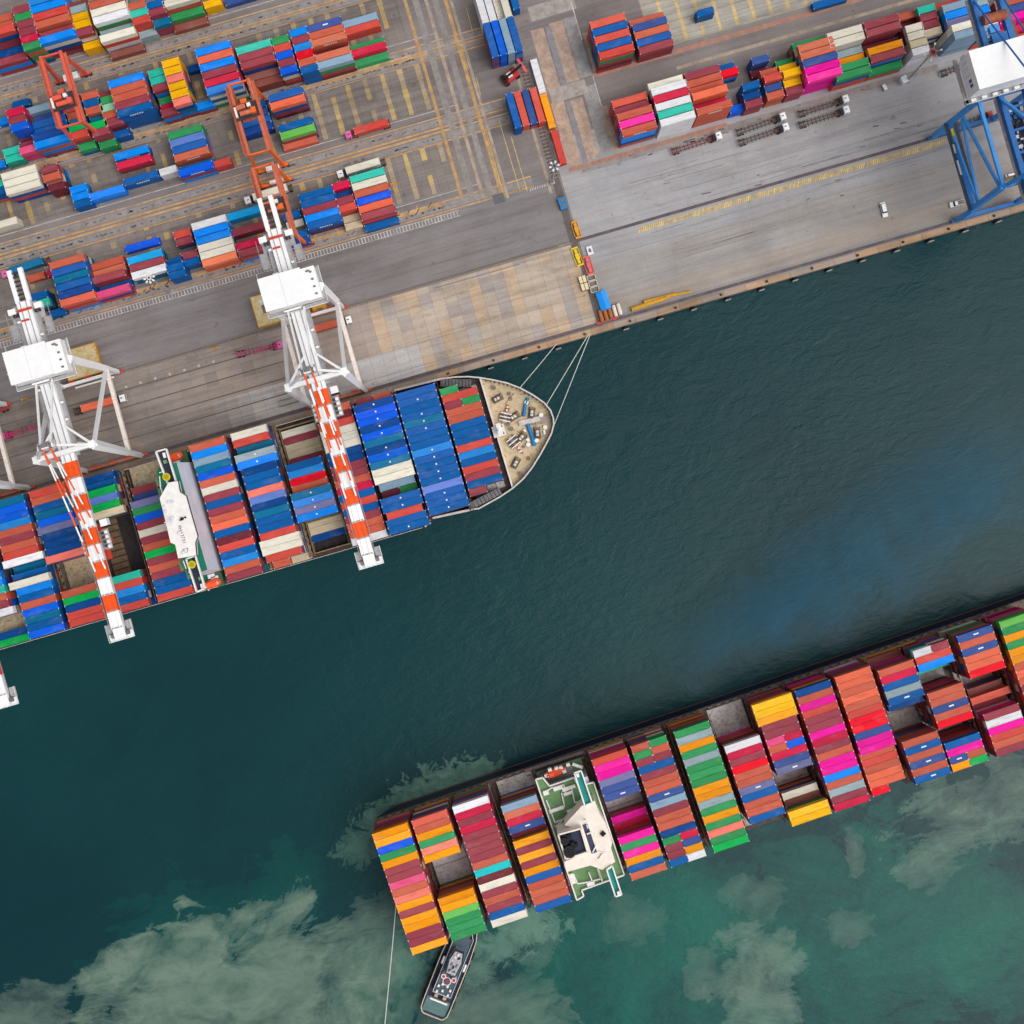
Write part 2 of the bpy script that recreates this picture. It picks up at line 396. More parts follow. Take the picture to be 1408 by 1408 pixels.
# the strips of concrete and orange lines that cross the yard ends towards the quay
for xo, c, wd in ((0.9, 'o', 1.1), (4.4, 'l', 2.2), (8.0, 't', 1.2), (11.0, 'l', 2.0), (14.5, 'o', 1.2), (16.3, 't', 1.0)):
    strip(lane, (XE+xo, 250), (XE+xo, P(545+xo*4, 298).y), wd, c, GZ+.020, .06, 14)
for a in ((667.5,177,694,272), (685.6,164,715.4,264), (702.7,187.7,725,263), (633.4,59.7,644,96), (641,10,650,45), (655,107,661,131)):
    pxstrip(lane, *a, .24, 'y', GZ+.022)
# pads of the container slots: dark ground squares with yellow sleepers across
def padzone(px0, py0, px1, py1, col=(124, 112, 104), sp=6.35, sleepers='s', skip=0.0, cell=2.62, swid=1.5):
    a, b = P(px0, py0), P(px1, py1); x0, x1, y1_, y0_ = a.x, b.x, a.y, b.y
    if y0_ > y1_: y0_, y1_ = y1_, y0_
    pads.quad([(x0-.4,y0_-.4,GZ+.009),(x1+.4,y0_-.4,GZ+.009),(x1+.4,y1_+.4,GZ+.009),(x0-.4,y1_+.4,GZ+.009)], 0, base((108, 98, 92)))
    grid(pads, x0, x1, y0_, y1_, 3.15, cell, base(col), .09, GZ+.013, .09, skip)
    if sleepers:
        x = x0+.5
        while x < x1:
            y = y0_
            while y < y1_-1:
                ye = min(y+rnd.uniform(2.2, 5.2), y1_)
                if rnd.random() < .86:
                    c = jit(base((192, 164, 96) if rnd.random() < .7 else (168, 140, 104)), .14)
                    ww = swid*rnd.uniform(.8, 1.05)/2
                    pads.quad([(x-ww,y,GZ+.017),(x+ww,y,GZ+.017),(x+ww,ye-.1,GZ+.017),(x-ww,ye-.1,GZ+.017)], 0, c)
                y = ye
            x += sp
YT = {k: yl+5.2 for k, yl in YB.items()}
for k, xr in (('D', XE+3), ('C', XE+4), ('B', XE-2), ('A', XE-60)):
    yl = YT[k]; x0 = -215.0
    while x0 < xr-2:
        x1 = min(x0+50, xr)
        pads.quad([(x0,yl,GZ+.009),(x1,yl,GZ+.009),(x1,yl+16.6,GZ+.009),(x0,yl+16.6,GZ+.009)], 0, base((108, 98, 93)))
        grid(pads, x0, x1, yl, yl+16.6, 3.15, 2.7, base((128, 119, 114)), .07, GZ+.013, .06)
        x = x0+1.0
        while x < x1:
            y = yl
            while y < yl+16:
                ye = min(y+rnd.uniform(2.2, 5.5), yl+16.4)
                if rnd.random() < (.88 if x > XE-48 else .34):
                    c = jit(base((180, 156, 108) if rnd.random() < .5 else (164, 146, 120)), .1); ww = .9*rnd.uniform(.8, 1.1)
                    pads.quad([(x-ww,y,GZ+.017),(x+ww,y,GZ+.017),(x+ww,ye-.1,GZ+.017),(x-ww,ye-.1,GZ+.017)], 0, c)
                y = ye
            x += 6.3
        x0 = x1
a = P(898, 70)
pads.quad([(a.x-.4,a.y-.4,GZ+.009),(a.x+75,a.y-.4,GZ+.009),(a.x+75,a.y+33,GZ+.009),(a.x-.4,a.y+33,GZ+.009)], 0, base((136, 128, 118)))
grid(pads, a.x, a.x+74.6, a.y, a.y+32.6, 6.2, 2.7, base((168, 163, 152)), .04, GZ+.013, .07)
for q in range(1, 12):
    y = a.y+.5
    while y < a.y+30:
        ye = y+rnd.uniform(2.5, 5); ww = .62*rnd.uniform(.8, 1.05); x = a.x+q*6.2
        pads.quad([(x-ww,y,GZ+.017),(x+ww,y,GZ+.017),(x+ww,ye-.1,GZ+.017),(x-ww,ye-.1,GZ+.017)], 0, jit(base((204, 176, 124)), .1)); y = ye
# ladder-shaped band of white paint along the inner edge of the quay road
a, b = P(-60, 492.5), P(632, 293)
for o in (-.95, .95): strip(mark, (a.x, a.y+o), (b.x, a.y+o), .2, 'w', GZ+.024, .1, 10)
x = a.x
while x < b.x:
    strip(mark, (x, a.y-.95), (x, a.y+.95), .32, 'w', GZ+.026, .12); x += 1.15
strip(mark, (a.x, a.y+4.6), (b.x-4, a.y+4.6), .9, 'o', GZ+.024, .16, 5)
for q in range(240):
    xx = rnd.uniform(-180, b.x); strip(mark, (xx, a.y+rnd.uniform(3, 7)), (xx+rnd.uniform(.5, 2.4), a.y+rnd.uniform(3, 7)*0+rnd.uniform(3, 7)), .35, rnd.choice('kkdo'), GZ+.028, .3) if q % 3 == 0 else None
# crosswalk bars at the fence end, square manhole
for k in range(9): pxstrip(mark, 729+k*3.3, 263-k*1.0, 730+k*3.3, 259-k*1.0, .35, 'w', GZ+.026)
mark.cbox((*P(686, 273)[:2], GZ+.03), (4, 3.4, .04), 0, 0, base((92, 96, 106)))
# crane rails
for y in (54.55, 84.6):
    for o in (-.75, .75): strip(mark, (-420, y+o*.6), (420, y+o*.6), .16, 'k', GZ+.105 if y < 60 and False else GZ+.030)
    strip(mark, (XS if y > 60 else -420, y), (420, y), .75, 'p', GZ+.027, .05, 20)
    if y > 60: strip(mark, (-420, y), (XS-6, y), .4, 'd', GZ+.027, .1, 12)
for y in (61.5, 66.8, 72.5, 78.3): strip(mark, (-420, y), (-62, y), .45, 'd', GZ+.02, .12, 9)
strip(mark, (-420, YQ+6.2), (XS, YQ+6.2), .12, 'd', GZ+.02)
strip(mark, (-420, YA+.1), (XS-1, YA+.1), .5, 't', GZ+.02, .1, 9)
# yellow hatching beside the rail of the grey apron
xa, xb, ya = P(880, 325).x, P(1300, 200).x, 82.2
x = xa
while x < xb:
    if rnd.random() < .985: strip(mark, (x, ya-.95), (x+.95, ya+.95), .36, 'y', GZ+.022, .2)
    x += .72
# fence-line pavers: tan blocks with grey strips, white kerb line, end pads
VX = P(737, 60).x
def vstrip(mb, px0, py0, px1, py1, wd, col, z, seg=0, jj=.05):
    a, b = P(px0, py0), P(px1, py1); strip(mb, (a.x, a.y), (a.x, b.y), wd, col, z, jj, seg)
mk_col.update(A=(186, 160, 142), G=(140, 138, 142), C=(172, 164, 158), D=(158, 156, 156))
for a in ((738, 40, 770, 120, 4.6, 'A'), (753, 36, 776, 118, 2.1, 'G'), (764, 30, 788, 112, 5.2, 'A'), (782, 24, 806, 106, 4.6, 'D'),
          (766, 140, 791, 228, 4.6, 'A'), (781, 140, 806, 224, 1.9, 'G'), (792, 136, 817, 218, 4.4, 'A'), (809, 118, 836, 208, 4.6, 'D')):
    vstrip(lane, *a, GZ+(.0145 if a[5] == 'G' else .011), 4, .035)
for a in ((728, 20, 790, 2, 5.2, 'C'), (757, 133, 806, 118, 5.0, 'C')): pxstrip(lane, *a, GZ+.012)
pxstrip(lane, 782, 234, 1000, 171, 1.5, 'r', GZ+.013, 8)
for a in ((729, -22, 788, -39, 4, 'D'),): pxstrip(lane, *a, GZ+.012)
for a in ((805, 45, 818, 98, 2.2, 't'), (830, 146, 848, 208, 2.2, 't')): vstrip(lane, *a, GZ+.014, 5)
for a in ((785, 2, 800, 55), (815, 104, 829, 146)): vstrip(mark, *a, .35, 'w', GZ+.03)
# lanes round the right-hand yard
pxstrip(lane, 815, 104, 1408, -66, 1.7, 'r', GZ+.013, 7)
pxstrip(lane, 930, 94, 1408, -44, 1.2, 't', GZ+.015, 7)
pxstrip(lane, 800, 212+22, 1290, 92, 2.2, 'l', GZ+.010, 9)
for q in range(70):
    t_ = rnd.random(); pxx = 850+t_*430; pyy = 222-t_*124+rnd.uniform(-4, 4)
    pxstrip(mark, pxx, pyy, pxx+rnd.uniform(2, 9), pyy-rnd.uniform(.5, 2.4), rnd.uniform(.2, .5), rnd.choice('dggl'), GZ+.02)
# expansion of worn tyre marks on the grey apron
for q in range(60):
    pxx, pyy = rnd.uniform(850, 1290), 0; pyy = 300-(pxx-850)*.2887+rnd.uniform(-45, 75)
    pxstrip(mark, pxx, pyy, pxx+rnd.uniform(3, 14), pyy-rnd.uniform(.8, 3.6), rnd.uniform(.2, .45), rnd.choice('dgg'), GZ+.02)
for q in range(46):
    pxx = rnd.uniform(830, 1200); pyy = 306-(pxx-850)*.2887+rnd.uniform(-60, 95); ln = rnd.uniform(40, 170)
    pxstrip(mark, pxx, pyy, pxx+ln, pyy-ln*(.2887+rnd.uniform(-.02, .02)), rnd.uniform(.12, .3), 'T', GZ+.019, 12)
for q in range(30):
    pxx = rnd.uniform(60, 640); pyy = 470-(pxx)*.2887+rnd.uniform(0, 105); ln = rnd.uniform(40, 120)
    pxstrip(mark, pxx, pyy, pxx+ln, pyy-ln*(.2887+rnd.uniform(-.02, .02)), rnd.uniform(.12, .28), 'U', GZ+.019, 12)
# disused railway track and kerb between the two yards
XF = P(770, 262).x
strip(lane, (XF-.4, 230), (XF-.4, P(800, 340).y), 2.6, 'd', GZ+.014, .1, 5)
strip(lane, (XF-3.2, 230), (XF-3.2, P(770, 262).y), 1.0, 't', GZ+.016, .12, 4)
strip(lane, (XS+.2, P(805, 350).y), (XS+.2, YQ+2.2), 1.5, 'd', GZ+.018, .1, 6)
for o in (-.7, .7): strip(mark, (XF-.4+o, 230), (XF-.4+o, P(765, 245).y), .16, 'k', GZ+.032)
y = 230
while y > P(765, 245).y:
    strip(mark, (XF-1.6, y), (XF+.8, y), .25, 't', GZ+.03, .2); y -= 1.3
mb = None
lane.build('lane_strips', marks_m, kind='structure')
pads.build('container_slots', slab_mat('slot_ground', 0.3, (80, 70, 66), .6), kind='structure')
mark.build('road_markings', mat_marks('line_paint', .6), kind='structure')

# ------------------------------------------------------------------ containers
PAL = {'o': ((255,152,10), 'orange'), 'O': ((196,98,76), 'brick-orange'), 'r': ((208,84,72), 'orange-red'), 'R': ((232,32,44), 'bright red'), 'c': ((205,40,74), 'crimson'),
 'm': ((152,66,78), 'maroon'), 'k': ((110,42,54), 'dark maroon'), 'b': ((20,92,164), 'blue'), 'B': ((10,134,238), 'sky-blue'), 'd': ((12,70,140), 'dark blue'), 'u': ((10,92,220), 'royal blue'),
 'n': ((58,84,148), 'slate-blue'), 'g': ((52,148,88), 'green'), 'G': ((20,176,86), 'bright green'), 'l': ((150,205,170), 'pale green'), 'L': ((104,180,84), 'lime-green'), 't': ((52,188,165), 'turquoise'),
 'y': ((10,188,188), 'cyan'), 'w': ((226,226,230), 'white'), 'W': ((222,216,200), 'cream'), 'e': ((146,166,172), 'grey'), 'E': ((132,160,182), 'grey-blue'), 'p': ((240,36,158), 'hot-pink'), 'P': ((222,84,128), 'pink'),
 's': ((244,128,112), 'salmon'), 'T': ((14,108,150), 'teal-blue'), 'i': ((46,134,214), 'light blue'), 'I': ((16,160,222), 'cyan-blue'), 'q': ((98,128,202), 'periwinkle'), 'v': ((112,114,158), 'grey-purple'),
 'a': ((252,178,16), 'amber'), 'x': ((206,190,160), 'tan'), 'z': ((136,78,70), 'brown'), 'f': ((232,114,84), 'coral')}
CMAT = container_mat()
WHITE = paint('white_fitting', (232, 232, 232), .5, .1)
LEN = {20: 6.06, 40: 12.19, 45: 13.72}
CW, CH = 2.42, 2.6
_cm = {}
def cmesh(L, code, mark=''):
    key = (L, code, mark)
    if key in _cm: return _cm[key]
    c = base(PAL[code][0]); dk = tuple(q*.62 for q in c); lt = tuple(min(.85, q*1.05+.02) for q in c)
    m = MB(); hx, hy, h = LEN[L]/2, CW/2, CH-.03
    i, j = hx-.14, hy-.1
    # side walls, recessed roof panel inside the top rails
    m.add([(-hx,-hy,0),(hx,-hy,0),(hx,hy,0),(-hx,hy,0),(-hx,-hy,h),(hx,-hy,h),(hx,hy,h),(-hx,hy,h)], [(0,1,5,4),(1,2,6,5),(2,3,7,6),(3,0,4,7),(3,2,1,0)], 0, c)
    m.add([(-hx,-hy,h),(hx,-hy,h),(hx,hy,h),(-hx,hy,h),(-i,-j,h),(i,-j,h),(i,j,h),(-i,j,h)], [(0,1,5,4),(1,2,6,5),(2,3,7,6),(3,0,4,7)], 0, tuple(q*.86 for q in c))
    m.add([(-i,-j,h),(i,-j,h),(i,j,h),(-i,j,h),(-i,-j,h-.05),(i,-j,h-.05),(i,j,h-.05),(-i,j,h-.05)], [(4,5,6,7),(0,4,7,3),(2,6,5,1),(1,5,4,0),(3,7,6,2)], 0, c)
    cc = tuple(min(.85, q*.5+.42) for q in c)
    for sx in (-1, 1):
        for sy in (-1, 1): m.cbox((sx*(hx-.14), sy*(hy-.12), h-.02), (.3, .26, .12), 0, 0, cc)
        for k in (-.75, -.28, .28, .75): m.cbox((sx*(hx+.02), k*hy, h/2), (.05, .06, h*.86), 0, 0, dk)
    if mark == '#':
        m.cbox((.3, 0, h-.035), (1.7, .42, .02), 1)
    if mark == '*':
        m.cbox((0, 0, h+.03), (.5, .5, .18), 1)
    if mark == 'T':     # a row of unreadably small white letters on the long sides
        for s in (-1, 1):
            x = -1.9
            for q in range(6):
                m.cbox((x, s*(hy+.012), h*.55), (.56, .02, .95), 1); x += .8
    _cm[key] = m.mesh('shipping_container', [CMAT, WHITE]); return _cm[key]
tops = []      # every container that can be seen from above
low = MB()     # hidden lower tiers and the many that show small
ORD = ['first','second','third','fourth','fifth','sixth','seventh','eighth','ninth','tenth','eleventh','twelfth','thirteenth','fourteenth','fifteenth','sixteenth','seventeenth','eighteenth','nineteenth']
rc = random.Random(11)
def low_box(c, L, rot, code):
    col = base(PAL[code][0]); k = rc.uniform(.8, 1.05); col = tuple(q*k for q in col)
    low.cbox((c[0], c[1], c[2]+CH/2), (LEN[L], CW, CH-.05), 0, rot, col)
def parse(tok, dflt):
    """token -> list of (code, length, half, tiers, mark); half is -1, 0 or +1 along the bay"""
    if tok == '.': return []
    halves = tok.split('/'); out = []
    for hi, s in enumerate(halves):
        if s == '-': continue
        code = s[0]; s = s[1:]; mark = ''; L = 40
        while s and s[0] in "'#*":
            if s[0] == "'": L = 45
            else: mark = s[0]
            s = s[1:]
        t = dflt
        if s.startswith('_'): t = -int(s[1:])+1
        elif s: t = int(s)
        if len(halves) == 2: out.append((code, 20, (-1, 1)[hi], t, mark))
        else: out.append((code, L, 0, t, mark))
    return out
PALS = {'up': 'bbdduOmmrWgTbz', 'lo': 'mmkOrocgbpzOW', 'yd': 'mOrbBWgmTkd'}
def stack(x, y, zb, tiers, L, code, mark, rot, info, pal, depth=None):
    zt = zb + (tiers-1)*CH
    tops.append(dict(c=(x, y, zt), L=L, code=code, mark=mark, rot=rot, info=info, drop=0))
    k = zt - CH
    lo_lim = zb if tiers > 0 else zt-2*CH
    same = rc.random()
    while k >= lo_lim-.01:
        cd = code if (pal == 'yd' and same < .45) else rc.choice(PALS[pal])
        low_box((x, y, k), L if L != 45 else 40, rot, cd); k -= CH

UP = [ # bay centre x, number of rows, default tiers, tokens from the quay side outward
 (-5.8, 15, 5, "g/- r m/g O O b b b r i b r m b m/-"),
 (-19.7, 17, 5, "b' b'* b' b'* T'* b'* b' b' i'* b'* b'* b'* b'* q' b'* b'* b'*"),
 (-34.2, 19, 5, "m3/O3 d'* u'* u'* d'* u'* T' d'* u'* T'* W' W' E4 k3/g3 b'* b'* r b' b'*"),
 (-48.1, 19, 4, "O k r W W W d d m m O c b r b m O O w"),
 (-62.3, 19, 5, ". W_1 m_1 x_1 x_1 m_1 b4 i4 R4 O4 T'* i'* v'* B'* x_1 x_1 d_1 d_3 ."),
 (-76.5, 19, 5, "W r T4 e'* B'* d b b s q d T b b r W' W' r O2/x1"),
 (-90.9, 19, 5, "O B E T u O W m b m O f b k r b i O m"),
 (-115.6, 19, 4, ". . . m2 n2 v g u m W m O G m O m b b r"),
 (-130.9, 19, 4, "d3 b3 G q G x' -/m_2 -/d_3 -/d_3 -/d_3 -/d_3 -/d_3 -/m_3 . t r i b r"),
 (-146.1, 19, 5, "r O b T u v' d d d s' . . . . O4 G4 d4 r4 r4"),
 (-160.2, 19, 5, "T u u i O m O r w' T3 b4 W' B4 b4 O4 u4 T4 b4 u4"),
 (-174.7, 19, 5, "b b b b u b b b b B B t O m w' . . d1 G1")]
UPZ, UPP, UPC = 11.0, 2.475, 27.2
BAYN = {}
for bi, (xc, n, dt, toks) in enumerate(UP):
    bn = ORD[bi]
    for r, tok in enumerate(toks.split()):
        y = UPC + (n/2-r-.5)*UPP
        for code, L, half, t, mk in parse(tok, dt):
            stack(xc+half*3.07, y, UPZ, t, L, code, mk, 0, ('up', bi, r), 'up')
LO = [(-71.4, 6, "o o u g o m m P O s o m o o m m o"), (-57.8, 6, "r O o g s o . . . . . o o L g g g"), (-43.6, 6, "w c m c m m m m O y k W m O m b W"),
 (-28.4, 6, ". . E O c n# k5 o m o m o b O O O b"), (4.6, 6, "r p p v n n# . . . p3 c3 p g p o b O"), (18.2, 6, "O/g g/O m/m b m O O n# E m O O d g/c m/n m/o b/w"),
 (33.1, 6, "g e o g e g g g o o e g o g s g G"), (47.3, 6, ". . . . w c m R O O v# b O O b . ."), (60.9, 6, "a' a' o' m m P/c O/u c n v# . . . W4 z4 a' a'"),
 (75.0, 6, "d O p r m m p c m O p p B O e m c"), (88.9, 6, "f f O f O r R R n p p O5 r5 O5 f5 f5 R5/-"), (103.0, 6, "z2 O c b e b# d5 . . . . O b# O n# O b#"),
 (115.9, 6, "w/m r B t3 . . O O n# O R . . b p n#/O o/G"), (131.1, 6, "n# O n# f f R . . z3 r'4 m3 m w p r O m"), (145.8, 6, "L g o g o o O f O m r O m b r m O")]
LOZ, LOP, LOC = 12.4, 2.465, -106.4
for bi, (xc, dt, toks) in enumerate(LO):
    tk = toks.split(); n = 17
    for r, tok in enumerate(tk):
        y = LOC + (n/2-r-.5)*LOP
        for code, L, half, t, mk in parse(tok, dt):
            wv = L2W((xc+half*3.07, y, 0))
            stack(wv.x, wv.y, LOZ, t, L, code, mk, R2, ('lo', bi, r), 'lo')
# yard: block, px, py of the inland-left top corner of the first row, length, row pitch, tokens (colour, tiers) towards the quay
YARD = [
 ('A',-31,29.8,40,2.6,'O4 O4 r5 k3 d3 m3'),('A',15.6,10.7,20,2.58,'m5 g5 m5 m5 c5 g5'),('A',37.7,-1,40,2.72,'i5 B5 r5 O5 m4 B5'),('A',94.5,5,20,2.65,'z3 e4 a4 a4 m4 a2'),('A',120.7,4,40,2.65,'O5 W5 w5 e3 W4 z1'),
 ('A',175,5.7,20,2.6,'O4 t4 r4 e2'),('A',200.2,3.8,20,2.65,'b4 m4 T3'),('A',222.5,1.7,40,2.7,'W4 g2 z1'),('A',279,3,20,2.7,'a2'),('A',308,-1,40,2.7,'n1'),
 ('B',-35.6,173,40,2.6,'B2'),('B',-41,233,40,2.6,'B1'),('B',7.5,152.1,20,2.6,'c5 m5 u5'),('B',3,206,20,2.6,'t2 t2'),('B',23.9,187,20,2.6,'k2 m2 P3'),('B',15.7,141,20,2.6,'b1'),
 ('B',35.8,149,40,2.6,'E3 n2 b3 b3 d4 B4'),('B',85.4,136.2,20,2.6,'m3 b3 O3 T3 G4 r4 g2'),('B',110.4,129.3,20,2.6,'O4 b4 O4 T3 G4 m4 g2'),('B',134.8,129,20,2.6,'m3 g4 l4 O4 m4 b2'),
 ('B',155.5,113.5,40,2.58,'m2 B5 O5 O5 m5 b5'),('B',202.5,98,20,2.6,'t4 t4 m4 g2 c2 m3'),('B',221.4,84.6,20,2.7,'a5 a5 s5 a5 a5 s5'),('B',254.5,92,20,2.6,'d1'),('B',269.4,142.3,20,2.6,'B2'),
 ('B',267.3,68.6,40,2.72,'B5 f5 B5 m5 c5 i5'),('B',323.6,66.4,40,2.6,'t4 m4 m4 z2 z2'),('B',372.2,53.5,20,2.62,'g4 r4 u4 m4 u4'),('B',397,42.2,20,2.62,'B4 m4 i4 R4 O4 b4'),('B',421,35.8,40,2.6,'n#4 O4 O4 k2 O4 E4'),
 ('B',470.5,29.6,40,2.6,'E2 r2'),('B',480.9,63.6,40,2.6,'g1 c2 g1'),
 ('C',-43,259,40,2.6,'t3 b3'),('C',-25,311,40,2.6,'W2'),('C',0.7,239.3,40,2.6,'W4 W4 W4'),('C',54.4,231.1,20,2.7,'m4 O4 k3'),('C',94.7,258,20,2.6,'B2 B2 b2'),('C',122,267,40,2.6,'B2'),
 ('C',155.6,212.2,40,3.2,'B2 c2'),('C',169.1,246.5,40,2.6,'b2'),('C',218,233,20,2.6,'w2'),('C',229.5,183.4,40,2.62,'g3 q3 b3 O3 T1 u3'),('C',292,222.2,20,2.6,'r2'),('C',317.6,149.8,40,2.65,'b2 n2 b2 d2'),
 ('C',367.4,131.7,40,2.7,'b4 f4'),('C',381.5,173,40,2.6,'b3 L3'),('C',388.3,198.3,40,2.6,'O1'),
 ('D',36.4,379.5,20,2.6,'O1'),('D',63.3,372,20,2.6,'c1'),('D',40,405.5,20,2.6,'b3 t3'),('D',66.6,428,20,2.6,'b1'),('D',66.6,361.7,40,2.65,'O4 b4 T4 b4 d4 r4'),('D',121.5,364.5,40,2.62,'O2 O2 m3 b1 P3'),
 ('D',171,338.9,40,2.6,'u1'),('D',174,355.2,40,2.62,'I3 m3 w3'),('D',227.6,357.8,20,2.6,'b2 b3 b3'),('D',237.2,319.7,20,2.62,'r2 m2'),('D',247,348.9,20,2.6,'m2 b2'),('D',262.3,307.8,40,2.62,'w3 B3 B3 W3 W3 f3'),
 ('D',311.8,294.5,40,2.6,'I2'),('D',317.8,316.3,40,2.6,'m2'),('D',323.2,335.2,40,2.62,'c3 m3'),('D',388,294,20,2.6,'b2 W1'),('D',374.6,328,40,2.6,'b2 d2'),('D',409.6,267.9,40,2.55,'b3 b3 m3 B3 b3'),
 ('D',456,253.3,20,2.6,'c3 d2 m3 r3 x1 x1'),('D',480,243,40,2.68,'t3 W3 O3 u3 f3 m3 b1'),
 ('E',810.5,30.7,40,2.68,'r5 b5 r5 b5 r5'),('E',864.5,29,40,2.66,'O2 n3 O3 b3 m3'),('E',957,14.8,20,2.6,'b2'),('E',1116.5,4,40,2.6,'b1'),
 ('F',840.5,139.3,40,2.75,'r4 m4 O5 p5 O5'),('F',890.2,115.6,40,2.72,'W4 w5 c5 w5 t5 w5'),('F',940.6,101.6,40,2.66,'m4 O4 O4 f5 c3 O5'),('F',985.3,91.5,20,2.66,'b2 R3'),('F',1001.5,147,20,2.6,'u2'),('F',1019.6,116,20,2.66,'b4 d3 m3'),
 ('F',1032.4,80.5,20,2.66,'n3 k1'),('F',1044.4,98,20,2.66,'O3 r4 n3 O3'),('F',1065.4,85,20,2.66,'g2 a3 a4 a3 m3'),('F',1088.6,60.8,40,2.66,'g3 O5 O5 n5 p5 p5'),('F',1136.7,46.4,40,2.66,'W5 W5 e3 o3 g4 g4'),
 ('F',1186.7,31.4,40,2.68,'m5 m5 k2 o4 m4 g2'),('F',1234.7,19.6,20,2.7,'O3 k2 W4 W4 x4 w4'),('F',1260.9,10.6,20,2.7,'t4 m4 m4 x4'),('F',1284.6,6.5,40,2.66,'r3 E5 B5 v5 W6 E6'),('F',1333,2,20,2.66,'e4 B4 n3 w5 E5'),
 ('F',1367,3,40,2.66,'O4 n4 p4 c2 O1'),('F',1416,-9,40,2.66,'O4 P4 R3 m3')]
ycols = {}
for ci, (blk, px, py, L, pitch, toks) in enumerate(YARD):
    tk = [parse(t, 1)[0] for t in toks.split()]
    p0 = P(px, py, GZ+tk[0][3]*CH)
    ycols.setdefault(blk, []).append((p0.x, ci))
    for r, (code, _, _, t, mk) in enumerate(tk):
        if not mk and L == 40 and code in 'bBdukOT' and rc.random() < .5: mk = 'T'
        stack(p0.x+LEN[L]/2, p0.y-CW/2-r*pitch, GZ+.02, t, L, code, mk, 0, ('yd', ci, r, blk), 'yd')
# stacks that lie at right angles to the quay, beside the fence
for k, (px, py, code, t) in enumerate([(650,-14.5,'w',4),(660.6,-17.4,'w',4),(671.2,-20.3,'W',3),(681.6,-23,'W',4),(663.5,32.4,'b',4),(674.5,29.4,'u',4),(685.4,27,'E',4),(696,24.5,'b',4),
    (695,129.5,'b',3),(705.8,126.9,'r',2),(716.6,124.6,'n',2),(727.6,122,'r',2),(692.6,-33,'b',2),(728.7,82.7,'w',1),(741.9,130.4,'o',1),(756.9,179.8,'r',1)]):
    p0 = P(px, py, GZ+t*CH)
    stack(p0.x+CW/2, p0.y-LEN[40]/2, GZ+.02, t, 40, code, '', math.pi/2, ('vt', 0, k), 'yd')
# choose the 300 that show largest; the rest join the one mass
def sees(tp):
    x, y, z = tp['c']; px, py = proj((x, y, z+CH)); L = LEN[tp['L']]
    ins = 0
    for f in (-.5, -.25, 0, .25, .5):
        a = math.pi*0+tp['rot']; q = proj((x+f*L*math.cos(a), y+f*L*math.sin(a), z+CH)); ins += (0 < q[0] < 1408 and 0 < q[1] < 1408)
    s = F/(H-z); area = L*CW*s*s
    if tp['info'][0] == 'yd': area *= 1.16
    if tp['info'][0] == 'vt': area *= 1.3
    return area*ins/5*(.5 if z < 8 and tp['info'][0] != 'yd' and tp['info'][0] != 'vt' else 1)
for tp in tops: tp['s'] = sees(tp)
ranked = sorted(range(len(tops)), key=lambda i: (-tops[i]['s'], i))
N_SOLO = 290
solo = set(i for i in ranked[:N_SOLO])
# label bookkeeping counts every container of a bay or block, solo or not
BLK = {'A': 'rear yard block', 'B': 'red gantry block', 'C': 'orange gantry block', 'D': 'quayside yard block', 'E': 'upper right yard', 'F': 'right front yard'}
seqs = {}
for i, tp in enumerate(tops):
    inf = tp['info']; key = (inf[0], inf[1], PAL[tp['code']][1], tp['L'] == 20)
    seqs.setdefault(key, []).append(i)
def ordw(n): return ORD[n] if n < len(ORD) else str(n+1)
colrank = {}
for blk, l in ycols.items():
    for k, (x, ci) in enumerate(sorted(l)): colrank[ci] = (blk, k, len(l))
vis0 = {}
def label_for(i):
    tp = tops[i]; inf = tp['info']; name = PAL[tp['code']][1]; size = 'short' if tp['L'] == 20 else 'long'
    sq = seqs[(inf[0], inf[1], name, tp['L'] == 20)]; k = sq.index(i); only = len(sq) == 1
    if inf[0] == 'up':
        return (f"only {name} {size} container in {ordw(inf[1])} bay behind moored ship's bow" if only else
                f"{name} {size} container, {ordw(k)} {name} from quay, {ordw(inf[1])} bay behind moored ship's bow")
    if inf[0] == 'lo':
        return (f"only {name} {size} container in {ordw(inf[1])} bay from tugged ship's stern" if only else
                f"{name} {size} container, {ordw(k)} {name} from channel, {ordw(inf[1])} bay from tugged ship's stern")
    if inf[0] == 'vt':
        return ["white container, outermost of crosswise stack at top edge", "white container, second in crosswise stack at top edge", "cream container, third in crosswise stack at top edge", "cream container, fourth in crosswise stack at top edge",
                "blue container, outermost of crosswise stack above reach stacker", "royal blue container, second in crosswise stack above reach stacker", "faded grey-blue container, third in crosswise stack above reach stacker", "blue container nearest fence, crosswise stack above reach stacker",
                "blue container, outermost of crosswise stack below reach stacker", "red container between two blue ones, crosswise below reach stacker", "slate-blue container between two red ones, crosswise below reach stacker", "red container nearest fence, crosswise below reach stacker",
                "blue container alone beside the fence at top edge", "single white container lying along the fence track", "single orange container lying along the fence track", "single red container lying along the fence by the light mast"][inf[2]]
    blk, c, nc = colrank[inf[1]]
    pos = f"{ordw(c)} stack from left"
    return (f"{name} {size} container, only {name} one in {pos}, {BLK[blk]}" if only else
            f"{name} {size} container, {ordw(k)} {name} from back, {pos}, {BLK[blk]}")
GRP = {'up': 'containers on the moored ship', 'lo': 'containers on the ship with the tug', 'yd': 'containers stacked in the yard', 'vt': 'containers lying crosswise by the fence'}
